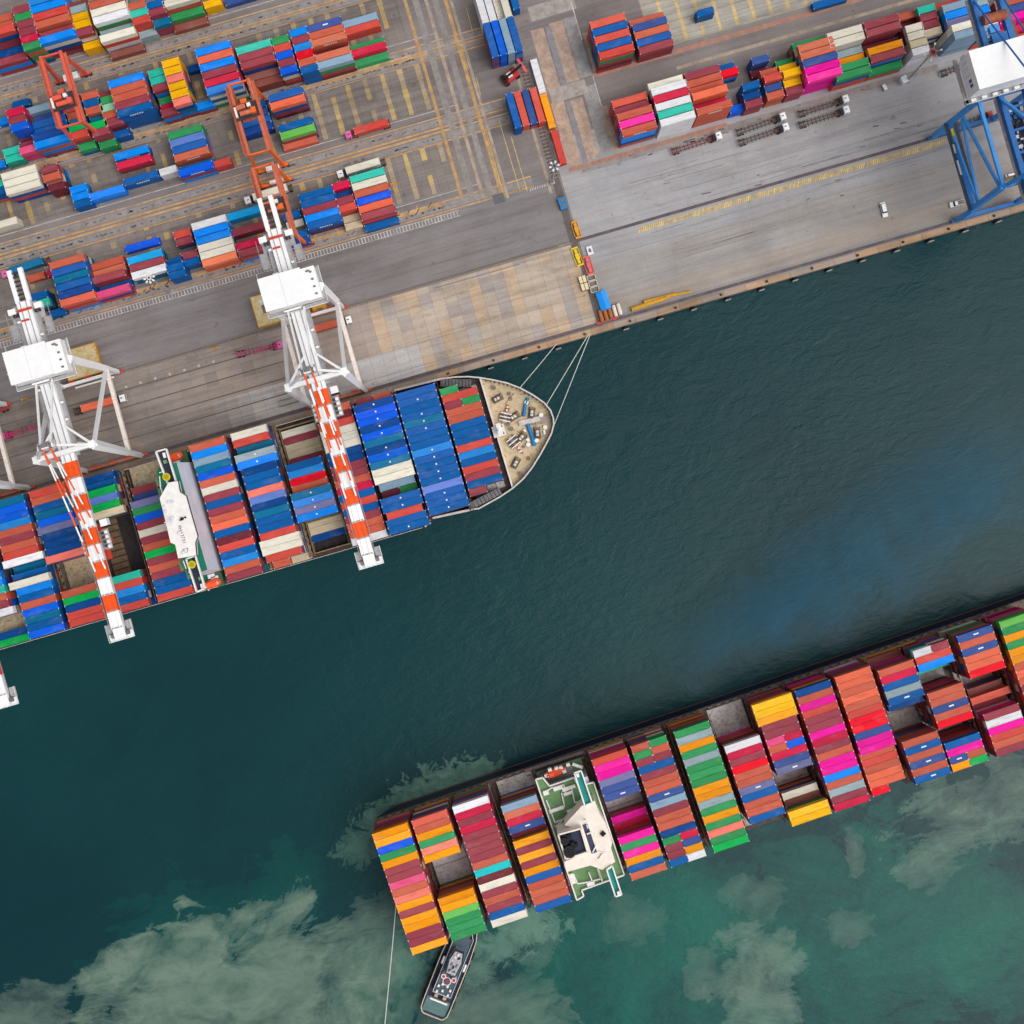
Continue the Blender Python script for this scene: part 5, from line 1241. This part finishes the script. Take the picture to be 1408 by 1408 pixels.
def bare_trailer(label, a, b, mat):
    A, B_ = P(*a, GZ+1), P(*b, GZ+1); d = B_-A; L = d.length; ang = math.atan2(d.y, d.x)
    o = empty('trailer', (A.x, A.y, GZ), ang, label=label, cat='trailer')
    m = MB()
    for s in (-1, 1): m.box(0, L, s*.55-.12, s*.55+.12, 1.05, 1.4, 0)
    x = .2
    while x < L: m.box(x, x+.3, -1.2, 1.2, 1.15, 1.38, 0); x += 1.5
    m.build('frame', [mat], o); m = MB()
    for x in (.9, 2.2, L-1.5):
        for s in (-1, 1): wheel(m, x, s*.98, mi=0)
    m.build('wheel_set', [BLACK], o)
bare_trailer('dark bare trailer parked beside the white house of the blue crane', (1293, 102), (1322, 92), CHRUST)
bare_trailer('short red trailer at the left edge of brown apron', (0, 564), (14, 558), paint('trailer_red', (188, 52, 62), .6, .3, 1))
def car(label, c, head, body, roof=None, pickup=False, L=4.5):
    a, b = P(*c, GZ), P(*head, GZ); d = b-a; ang = math.atan2(d.y, d.x)
    o = empty('car', (a.x, a.y, GZ), ang, label=label, cat='car'); W_ = .92; h = L/2
    prof = [(-h,.35),(-h,.85),(-h+.1,.95),(h-.15,.8),(h,.6),(h,.35)]
    m = MB(); n = len(prof); vs = [(x, -W_, z) for x, z in prof]+[(x, W_, z) for x, z in prof]
    m.add(vs, [tuple(range(n)), tuple(range(n, 2*n))[::-1]]+[(k, n+k, n+(k+1)%n, (k+1)%n) for k in range(n)], 0); m.build('body', [body], o)
    x0, x1 = (-h*.12, h*.5) if pickup else (-h*.85, h*.5)
    v = []
    for z, i_, w_ in ((.9, 0, W_*.94), (1.48, .42, W_*.78)): v += [(x0+i_*.7,-w_,z),(x1-i_,-w_,z),(x1-i_,w_,z),(x0+i_*.7,w_,z)]
    m = MB(); m.add(v, [(0,1,5,4),(1,2,6,5),(2,3,7,6),(3,0,4,7)], 1); m.add(v[4:], [(0,1,2,3)], 0)
    m.cbox(((x0+x1)/2-.1, 0, 1.5), ((x1-x0)*.62, W_*1.5, .05), 0); m.build('cabin', [roof or body, GLASS], o)
    if pickup: m = MB(); m.box(-h+.1, x0-.05, -W_*.85, W_*.85, .96, 1.0, 0); m.build('load_bed', [STEEL], o)
    for x in (-h*.62, h*.62):
        for s in (-1, 1): m = MB(); m.tube((x, s*W_-.1, .33), (x, s*W_+.06, .33), .33, 12, 0); m.build('wheel', BLACK, o)
    return o
car('white car with dark boot heading to the water on grey apron', (1214.5, 289), (1217, 299), CABW, None, False, 5.2)
car('white pickup parked at the foot of the blue crane', (1314.5, 280.5), (1309, 282), CABW, None, True, 5.0)
car('white van under the far leg of the blue crane', (1391.5, 242.5), (1397, 241), CABW, None, False, 4.9)
# reach stacker by the crosswise stacks
c = P(703, 106); o = empty('reach_stacker', (c.x, c.y, GZ), math.radians(20), label='red and black reach stacker between the two crosswise stacks', cat='reach stacker')
m = MB(); m.box(-3.6, 2.6, -1.6, 1.6, .8, 1.9, 0); m.box(-3.6, -2.2, -1.5, 1.5, 1.9, 2.4, 1); m.build('body', [paint('stacker_red', (196, 44, 52), .5, .2, 1), BLACK], o)
m = MB(); m.beam((-2.6, 0, 3.0), (4.4, 0, 4.6), .7, .8); m.build('boom', [BLACK], o)
m = MB(); m.box(4.0, 4.9, -3.0, 3.0, 3.9, 4.4, 0); m.build('spreader', [paint('stacker_pink', (222, 90, 96), .5, .2, 1)], o)
m = MB(); m.box(-1.6, .1, -.9, .9, 2.0, 3.4, 0); m.box(-1.7, -.2, -.95, .95, 2.4, 3.2, 1); m.build('cab', [OFFW, GLASS], o)
for x in (-2.6, 1.8):
    for s in (-1, 1): m = MB(); m.tube((x, s*1.3, .8), (x, s*2.0, .8), .8, 14); m.build('wheel', BLACK, o)

# ------------------------------------------------------------------ light masts
def mast(label, px, py, h, hd, ring, mat, arms=8):
    c = P(px, py, GZ); o = empty('light_mast', (c.x, c.y, GZ), 0, label=label, cat='light mast', group='tall light masts')
    m = MB(); m.tube((0,0,0), (0,0,h), .42, 12, 0, .2); m.cbox((0,0,.4), (1.6,1.6,.8), 0); m.build('pole', GRATE, o)
    m = MB(); m.tube((0,0,h-.3), (0,0,h), hd*.45, 14, 0); m.tube((0,0,h), (0,0,h+.05), hd*.25, 12, 1)
    m.build('crown_ring', [ring, DARKST], o)
    for k in range(arms):
        t = 2*math.pi*k/arms; p = Vector((math.cos(t), math.sin(t), 0)); m = MB(); m.beam(p*hd*.4+Vector((0,0,h-.1)), p*hd*.8+Vector((0,0,h-.1)), .12, .12); m.cbox(p*hd*.95+Vector((0,0,h-.15)), (.75, .55, .3), 0, t); m.build('floodlight', mat, o)
mast('white star-headed light mast beside the white crosswalk band', 236, 402, 26, 1.6, OFFW, OFFW)
mast('light mast with white lamps standing on the fence line', 759.5, 251, 20, 1.5, STEEL, GREYW, 6)
mast('light mast with red and grey platform before the cream stacks', 1247, 111, 26, 3.0, paint('platform_red', (178, 96, 92), .6, .3, 1), GREYW, 6)
for lab, px, py, d_, col in (('pale control box beside the red and grey light mast', 1241, 112, (1.9, 2.2, 2.2), GREYW), ('small tan cabinet left of the red and grey light mast', 1215, 122, (1.0, 1.9, 1.4), HATCHT)):
    c = P(px, py); o = empty('equipment_cabinet', (c.x, c.y, GZ), .2, label=lab, cat='cabinet'); m = MB(); m.box(-d_[0]/2, d_[0]/2, -d_[1]/2, d_[1]/2, 0, d_[2]); m.build('body', col, o); m = MB(); m.box(-d_[0]/2-.08, d_[0]/2+.08, -d_[1]/2-.08, d_[1]/2+.08, d_[2], d_[2]+.1); m.build('roof', GREYW, o)

# ------------------------------------------------------------------ hatch covers landed on the quay
LAND = paint('landed_cover', (214, 196, 150), .7, .3, .5, (172, 130, 84)); EDGE = paint('cover_edge', (206, 152, 52), .7, .35, .7)
for lab, (px, py), w_, d_, n in (('tan hatch covers piled behind the left white crane', (111, 497), 12.5, 10.6, 3), ('tan hatch covers piled behind the right white crane', (385, 420), 18.5, 11.0, 3)):
    c = P(px, py, GZ+n*1.0); o = empty('hatch_cover_pile', (c.x, c.y, GZ), 0, label=lab, cat='hatch covers')
    for k in range(n):
        j = rnd.uniform(-.25, .25); m = MB(); m.box(-w_/2+j, w_/2+j, -d_/2-j, d_/2-j, k*1.0+.15, k*1.0+.95, 1); m.box(-w_/2+j+.3, w_/2+j-.3, -d_/2-j+.3, d_/2-j-.3, k+.95, k+1.0, 0)
        for q in range(7): m.box(w_/2+j-.7, w_/2+j+.05, -d_/2+.5+q*1.4, -d_/2+1.0+q*1.4, k+.5, k+1.08, 1)
        m.build('hatch_panel', [LAND, EDGE], o)
    if px < 200: 
        m = MB(); m.beam((-5, -d_/2-2.6, .8), (9, -d_/2-2.6, .8), .6, .5); m.build('cover_beam', OFFW, o)
# ------------------------------------------------------------------ clutter on the joint of the two quays
def thing_box(name, lab, cat, px0, py0, px1, py1, wd, h, mats, fn):
    a, b = P(px0, py0, GZ+h), P(px1, py1, GZ+h); d = b-a; L = d.length
    o = empty(name, ((a.x+b.x)/2, (a.y+b.y)/2, GZ), math.atan2(d.y, d.x), label=lab, cat=cat); fn(o, L, wd, h, mats); return o
def f_spreader(o, L, w_, h, mats):
    m = MB(); m.box(-L/2+.5, L/2-.5, -.45, .45, .3, h, 0); m.box(-.9, .9, -.7, .7, .3, h+.3, 0); m.build('main_beam', mats, o)
    for s in (-1, 1): m = MB(); m.box(s*L/2-.3, s*L/2+.3, -w_/2, w_/2, .2, h*.8, 0); m.build('end_beam', mats, o)
    for s in (-1, 1): m = MB(); m.box(-L/2+.4, L/2-.4, s*w_/2-.2, s*w_/2, .25, h*.6, 0); m.build('side_rail', mats, o)
SPY = paint('spreader_yellow', (232, 198, 24), .5, .2, .9); SPO = paint('spreader_amber', (226, 156, 34), .5, .25, .9); SPR = paint('spreader_red', (232, 98, 96), .5, .2, .9)
thing_box('container_spreader', 'amber container spreader lying on the joint between the quays', 'spreader', 789.5, 305, 796, 326, 2.2, .9, SPO, f_spreader)
thing_box('container_spreader', 'yellow container spreader lying beside the brown apron corner', 'spreader', 790, 341, 798, 364, 2.4, .9, SPY, f_spreader)
thing_box('container_spreader', 'pinkish red container spreader beside the yellow one', 'spreader', 806, 353, 813, 376, 2.6, .8, SPR, f_spreader)
def f_crates(o, L, w_, h, mats):
    m = MB(); m.box(-L/2, L/2, -w_/2, w_/2, 0, .15, 1); m.build('pallet', mats, o)
    for k in range(2):
        for s in (-1, 1): m = MB(); m.box(-L/2+.15+k*L/2, -L/2+L/2-.15+k*L/2, .12*s if s > 0 else -w_/2+.1, w_/2-.1 if s > 0 else -.12, .15, h, 0); m.build('crate', mats, o)
thing_box('crate_stack', 'pale crates in two rows below the yellow spreader', 'crates', 799.5, 379, 805.5, 399, 2.6, 1.3, [paint('crate_pale', (228, 210, 172), .7, .2, 1), DARKST], f_crates)
def f_frames(o, L, w_, h, mats):
    for k in range(3):
        x0 = -L/2+k*L/3; m = MB()
        for s in (-1, 1): m.box(x0, x0+L/3-.1, s*w_/2-.12, s*w_/2+.12, .1, h, 0)
        for x in (x0, x0+L/3-.35): m.box(x, x+.25, -w_/2, w_/2, .1, h, 0)
        m.box(x0+.2, x0+L/3-.3, -w_/2+.2, w_/2-.2, .05, .3, 1); m.build('frame_cell', mats, o)
thing_box('lashing_cage', 'pale open lashing cage of three cells beside blue tarpaulin', 'cage', 812, 378, 819, 402, 2.8, 1.0, [paint('cage_pale', (206, 196, 172), .7, .2, 1), STEEL], f_frames)
def f_tarp(o, L, w_, h, mats):
    m = MB(); m.box(-L/2, L/2, -w_/2, w_/2, 0, h*.8, 0); v = [(-L/2,-w_/2,h*.8),(L/2,-w_/2,h*.8),(L/2,w_/2,h*.8),(-L/2,w_/2,h*.8),(-L/2+.1,0,h*1.08),(L/2-.1,0,h*1.08)]
    m.add(v, [(0,1,5,4),(2,3,4,5),(1,2,5),(3,0,4)], 0); m.build('tarpaulin', mats, o)
    m = MB()
    for x in (-L/4, 0, L/4): m.beam((x, -w_/2-.03, .2), (x, -w_/2-.03, h*.8), .08, .08)
    m.build('tie_rope', DARKST, o)
thing_box('covered_shed', 'bright blue tarpaulin covered shed at the quay joint', 'shed', 825.5, 400, 834, 425, 3.6, 2.4, paint('tarp_blue', (34, 146, 232), .5, .15, .5), f_tarp)
c = P(841, 430)
for k in range(5):
    o = empty('drum', (c.x-4+k*1.7, c.y-.2+.12*k, GZ), 0, label=('rust-orange drum lying in the row below the blue shed' if k < 3 else 'white drum lying in the row below the blue shed'), cat='drum', group='rust drums below the blue shed' if k < 3 else 'white drums below the blue shed')
    m = MB(); m.tube((0, -2.0, .7), (0, 2.0, .7), .68, 14, 0); m.build('barrel', [paint('drum_rust', (178, 106, 56), .6, .3, 1) if k < 3 else paint('drum_white', (226, 214, 200), .6, .25, 1)], o)
    m = MB(); m.tube((0, -2.08, .7), (0, -2.0, .7), .72, 14, 0); m.tube((0, 2.0, .7), (0, 2.08, .7), .72, 14, 0); m.build('rim', STEEL, o)
for k, (a, b, r, lab) in enumerate([((868, 426), (917, 409.5), .8, 'thickest amber pipe length lying by the quay edge'), ((885, 416), (930, 404.5), .65, 'amber pipe length on top of the pipe row by the quay edge'), ((912, 409), (950, 401), .45, 'thin amber pipe at the right end of the pipe row')]):
    A, B_ = P(*a, GZ), P(*b, GZ); m = MB(); m.tube(A+Vector((0,0,r)), B_+Vector((0,0,r)), r, 12); m.tube(A+Vector((0,0,r)), A+Vector((.3,.05,r)), r*1.15, 12); m.build('steel_pipe', paint('pipe_amber', (206, 152, 44), .6, .3, .7), None, label=lab, cat='pipe')
for lab, px, py, w_, d_, h, mm in (('red steel barrier lying at the quay edge below drums', 835, 441, 8, .8, .5, REDP), ('small blue tank on the fence line above the quay joint', 772.5, 277, 2.6, 2.2, 1.5, PIPEB), ('second blue tank just below the first on the fence line', 774.5, 284, 2.4, 2.6, 1.6, PIPEB), ('grey pallet load beside the amber spreader', 811, 345, 2.0, 3.0, .8, GREYW), ('amber pump frame under the right white crane house', 441, 427, 5.0, 3.4, 1.6, SPO)):
    c = P(px, py); o = empty('equipment', (c.x, c.y, GZ), 0, label=lab, cat='equipment'); m = MB(); m.box(-w_/2, w_/2, -d_/2, d_/2, .1, h); m.build('body', mm, o); m = MB()
    for s in (-1, 1): m.box(s*w_/2*.7-.15, s*w_/2*.7+.15, -d_/2-.1, d_/2+.1, 0, .12)
    m.cbox((0, 0, h+.1), (w_*.4, d_*.4, .25)); m.build('skid', STEEL, o)
# amber marker stands on the quay road and yard
for k, (px, py) in enumerate([(296,479),(34,549),(541,253),(470,309)]):
    c = P(px, py); o = empty('barrier_stand', (c.x, c.y, GZ), 0, label='small amber barrier stand on the dark quay road' if k < 2 else 'small amber barrier stand beside the yard lanes', cat='barrier', group='amber barrier stands on the quay road' if k < 2 else 'amber barrier stands beside the yard lanes')
    m = MB(); m.box(-1.1, 1.1, -.12, .12, .3, .9); m.build('board', SPO, o); m = MB()
    for s in (-1, 1): m.box(s*.9-.1, s*.9+.1, -.6, .6, 0, .3)
    m.build('foot', SPO, o)
# concrete bases in a line along the apron rails
k = 0
for pxs, pys, n, stx, sty in ((173.5, 532, 7, 20, -5.8),):
    for q in range(n):
        c = P(pxs+q*stx, pys+q*sty); m = MB(); m.tube((c.x, c.y, GZ), (c.x, c.y, GZ+.3), .45, 14); m.tube((c.x, c.y, GZ+.3), (c.x, c.y, GZ+.45), .25, 10); m.build('concrete_base', paint('concrete_pale', (190, 184, 178), .8, .2, 1), None, label='pale round concrete base in a row along the apron rails', cat='concrete base', group='round concrete bases along the apron rails')
# bollards and fenders of the quay
fx = [P(x, y, 2.0).x for x, y in ((675,506),(721.6,492.6),(767.7,479),(861,452.4),(907.8,438.5),(954,425),(1000.8,411.5),(1047,398),(1093,384.5),(1140,371),(1186,357.5),(1233,344),(1279.8,331),(1326.9,316.9),(1372.8,302.8))]
for x in fx:
    o = empty('quay_fender', (x, YQ-.05, 1.6), 0, label='dark rubber fender with grey panel on the quay wall', cat='fender', group='fenders along the open quay wall')
    m = MB(); m.tube((0, 0, 0), (0, -1.1, 0), .75, 12, 0, .55); m.build('rubber_cone', BLACK, o); m = MB(); m.box(-1.0, 1.0, -1.35, -1.1, -1.2, 1.1); m.build('face_panel', GRATE, o)
for k in range(14):
    x = -8+k*16.5; o = empty('bollard', (x, YQ+.95, GZ+.1), 0, label='dark iron mooring bollard on the quay edge', cat='bollard', group='mooring bollards along the quay edge')
    m = MB(); m.cbox((0,0,.08), (.8, .8, .16)); m.tube((0,0,.1), (0,0,.55), .22, 10); m.build('post', BRIDGE, o); m = MB(); m.tube((0,0,.5), (0,0,.72), .34, 12); m.build('head', BRIDGE, o)
# gangway frame and pallets by the hull
for lab, a, b, w_ in (('grey steel gangway frame lying on the apron near the bow crane', (383, 556), (421, 545), 2.0), ('grey steel gangway lying on the apron by the bridge', (192, 632), (217, 625), 1.4)):
    A, B_ = P(*a, GZ+.4), P(*b, GZ+.4); d = (B_-A).normalized(); n = Vector((-d.y, d.x, 0)); L = (B_-A).length
    o = empty('gangway', A, 0, label=lab, cat='gangway'); m = MB()
    for s in (-1, 1): m.beam(n*s*w_/2, d*L+n*s*w_/2, .16, .5)
    m.build('side_frame', STEEL, o); m = MB(); k = 0
    while k < L: m.beam(d*k-n*w_/2, d*k+n*w_/2, .14, .14); k += .8
    m.build('rung_deck', GRATE, o)

# ------------------------------------------------------------------ mooring lines and tow line
def rope(lab, a, b, za, zb, r, sag=1.0):
    A, B_ = P(*a, za), P(*b, zb); pts = []
    for k in range(17):
        t = k/16; p = A.lerp(B_, t); p.z -= sag*4*t*(1-t); pts.append(p)
    m = MB(); m.path(pts, r, 6); m.build('mooring_line', ROPE, None, label=lab, cat='mooring line')
rope('mooring line from the moored bow, shortest one', (715, 533), (765, 473), 14.8, GZ+.8, .13)
rope('mooring line from the moored bow, left one of the long pair', (751, 557), (809.5, 459), 14.8, GZ+.8, .14)
rope('mooring line from the moored bow, right one of the long pair', (762, 584), (811.5, 460), 14.8, GZ+.8, .14)
rope('tow line running down from the laden ship stern', (545, 1240), (527, 1430), 10, 1.2, .17)

# ------------------------------------------------------------------ tug
ta, tb = P(594.5, 1397, 3), P(637, 1290, 3); d = tb-ta; L = d.length+9; ang = math.atan2(d.y, d.x)
tug = empty('tugboat', (ta.x, ta.y, 0), ang, label='dark harbour tug pushing under the stern of the laden ship', cat='tugboat')
out = [(0,-3.2),(.4,-4.1),(1.6,-4.9),(4,-5.1),(L*.55,-5.2),(L*.78,-4.7),(L*.92,-3.1),(L,0)]; out = out+[(x, -y) for x, y in out[-2::-1]]
TUGD = paint('tug_deck', (74, 94, 104), .6, .3, .6); TUGN = paint('tug_navy', (44, 50, 72), .6, .3, .6); TUGH = paint('tug_hull', (24, 28, 40), .5, .2, .5); TUGT = paint('tug_green_deck', (92, 124, 124), .7, .25, .5)
m = MB(); m.prism(out, -1.5, 2.6, 0, 1, [(x*.97+.4, y*.9) for x, y in out]); m.build('hull', [TUGH, TUGN], tug)
m = MB(); m.wall([Vector((x, y*.985, 2.6)) for x, y in out], .9, .28, 0, True); m.build('bulwark', [paint('tug_cap', (214, 196, 178), .6, .2, .9)], tug)
m = MB(); m.box(.8, 6.2, -4.2, 4.2, 2.62, 2.68, 0); m.build('aft_deck', TUGT, tug)
m = MB(); m.box(5.9, 6.5, -3.2, 3.2, 4.2, 4.8, 0)
for s in (-1, 1): m.box(6.0, 6.4, s*3.0-.2, s*3.0+.2, 2.6, 4.2, 0)
m.build('towing_gantry', OFFW, tug)
m = MB(); m.box(9.2, L*.8, -3.3, 3.3, 2.6, 5.4, 0); m.wall([Vector(p) for p in ((9.2,-3.3,5.4),(L*.8,-3.3,5.4),(L*.86,-1.9,5.4),(L*.86,1.9,5.4),(L*.8,3.3,5.4),(9.2,3.3,5.4))], .6, .14, 1, True); m.box(L*.8, L*.86, -1.9, 1.9, 2.6, 5.4, 0); m.build('deckhouse', [TUGD, GREYW], tug)
m = MB(); m.prism([(L*.46,-1.9),(L*.6,-2.5),(L*.7,-1.6),(L*.7,1.6),(L*.6,2.5),(L*.46,1.9)], 5.4, 8.4, 0, 1); m.prism([(L*.47,-1.6),(L*.59,-2.1),(L*.68,-1.3),(L*.68,1.3),(L*.59,2.1),(L*.47,1.6)], 8.4, 8.55, 0, 0)
for y in (-.9, .9): m.cbox((L*.56, y, 8.75), (1.1, .5, .35), 2)
m.build('wheelhouse', [paint('tug_roof', (176, 176, 186), .5, .3, 1.2), GLASS, STEEL], tug)
for x, y, a_ in ((L*.5, -.9, .4), (L*.5, .9, -.4), (L*.54, 0, 0), (L*.63, .6, .9), (L*.63, -.7, -.8), (L*.66, 0, 0)): m = MB(); m.cbox((x, y, 8.75), (1.0, .5, .4), 0, a_); m.build('roof_fitting', rnd.choice([OFFW, TUGD, BLACK]), tug)
m = MB(); m.tube((L*.52, 0, 8.5), (L*.52, 0, 14), .14, 8); m.cbox((L*.52, 0, 12), (.2, 2.4, .2)); m.cbox((L*.52, 0, 10.2), (.9, .3, .2)); m.build('mast', OFFW, tug)
for y in (-1.9, 1.9): m = MB(); m.tube((L*.425, y, 5.4), (L*.425, y, 8.2), .85, 14, 0); m.tube((L*.425, y, 8.2), (L*.425, y, 8.22), .6, 14, 1); m.build('funnel', [OFFW, paint('funnel_red', (200, 56, 60), .5, .2, 1)], tug)
m = MB(); m.tube((L*.37, 0, 5.4), (L*.37, 0, 5.8), 1.5, 18, 1); m.tube((L*.37, 0, 5.8), (L*.37, 0, 5.9), 1.2, 18, 0); m.build('fire_monitor_deck', [paint('monitor_plum', (112, 72, 92), .6, .2, 1), OFFW], tug)
for x, y in ((9.8, -2.1), (11.6, -2.3), (9.8, 2.0), (11.8, 2.1), (10.6, .2), (12.6, -.9), (12.8, 1.0)): m = MB(); m.cbox((x, y, 5.75), (.8, .7, .7)); m.build('roof_locker', OFFW, tug)
m = MB(); m.box(13.2, 15.4, -1.2, 1.2, 5.41, 5.6); m.box(8.4, 9.2, -3.0, 2.6, 3, 4); m.build('blue_hatch', paint('tug_blue', (24, 92, 132), .5, .2, 1), tug)
for y in (-1.6, 1.5): m = MB(); m.tube((7.6, y-.6, 3.6), (7.6, y+.6, 3.6), .75, 12); m.build('towing_winch', paint('winch_tan', (200, 172, 150), .6, .2, 1), tug)
for y in (-4.0, 4.0): m = MB(); m.tube((L*.5, y-.1, 5.0), (L*.57, y-.1, 5.0), .4, 10); m.build('liferaft', OFFW, tug)
for k in range(5):
    for s in (-1, 1): m = MB(); m.tube((4.5+k*4.6, s*5.25, 1.9), (7.0+k*4.6, s*5.35, 1.9), .6, 12); m.build('tyre_fender', BLACK, tug)

# ------------------------------------------------------------------ thin bluish exhaust smoke drifting low over the channel
def smoke():
    m = bpy.data.materials.new('exhaust_smoke'); m.use_nodes = True; t = NT(m); t.n.remove(t.n['Principled BSDF'])
    v = t.node('ShaderNodeVolumePrincipled'); v.inputs['Color'].default_value = (0.08, 0.44, 0.80, 1); v.inputs['Anisotropy'].default_value = 0.0
    tc = t.node('ShaderNodeTexCoord'); mp = t.node('ShaderNodeMapping'); t.link(tc.outputs['Object'], mp.inputs['Vector'])
    n = t.noise(mp.outputs[0], 0.03, 4, 0.6, 0.8)
    sp = t.node('ShaderNodeSeparateXYZ'); t.link(tc.outputs['Object'], sp.inputs[0])
    # fades to nothing across the plume and at both ends
    yn = t.math('ADD', sp.outputs['Y'], t.math('MULTIPLY', t.math('SUBTRACT', n, 0.5), 40.0))
    ac = t.ramp(t.math('DIVIDE', t.math('ABSOLUTE', yn), 22.0), [(0.1, 1.0), (1.0, 0.0)])
    en = t.ramp(t.math('DIVIDE', t.math('ABSOLUTE', sp.outputs['X']), 76.0), [(0.45, 1.0), (1.0, 0.0)])
    n2 = t.ramp(n, [(0.34, 0.2), (0.6, 1.0)])
    t.link(t.math('MULTIPLY', t.math('MULTIPLY', t.math('MULTIPLY', ac, en), n2), 0.042), v.inputs['Density'])
    t.link(v.outputs[0], t.n['Material Output'].inputs['Volume'])
    a, b = P(910, 950, 14), P(1440, 590, 14); d = b-a
    mb = MB(); mb.box(-76, 76, -24, 24, -5, 5)
    o = mb.build('smoke', m, None, label='thin bluish exhaust smoke drifting over the channel', cat='smoke', kind='stuff')
    o.location = (a+b)/2; o.rotation_euler = (0, 0, math.atan2(d.y, d.x))
smoke()
scene.cycles.volume_step_rate = 6.0
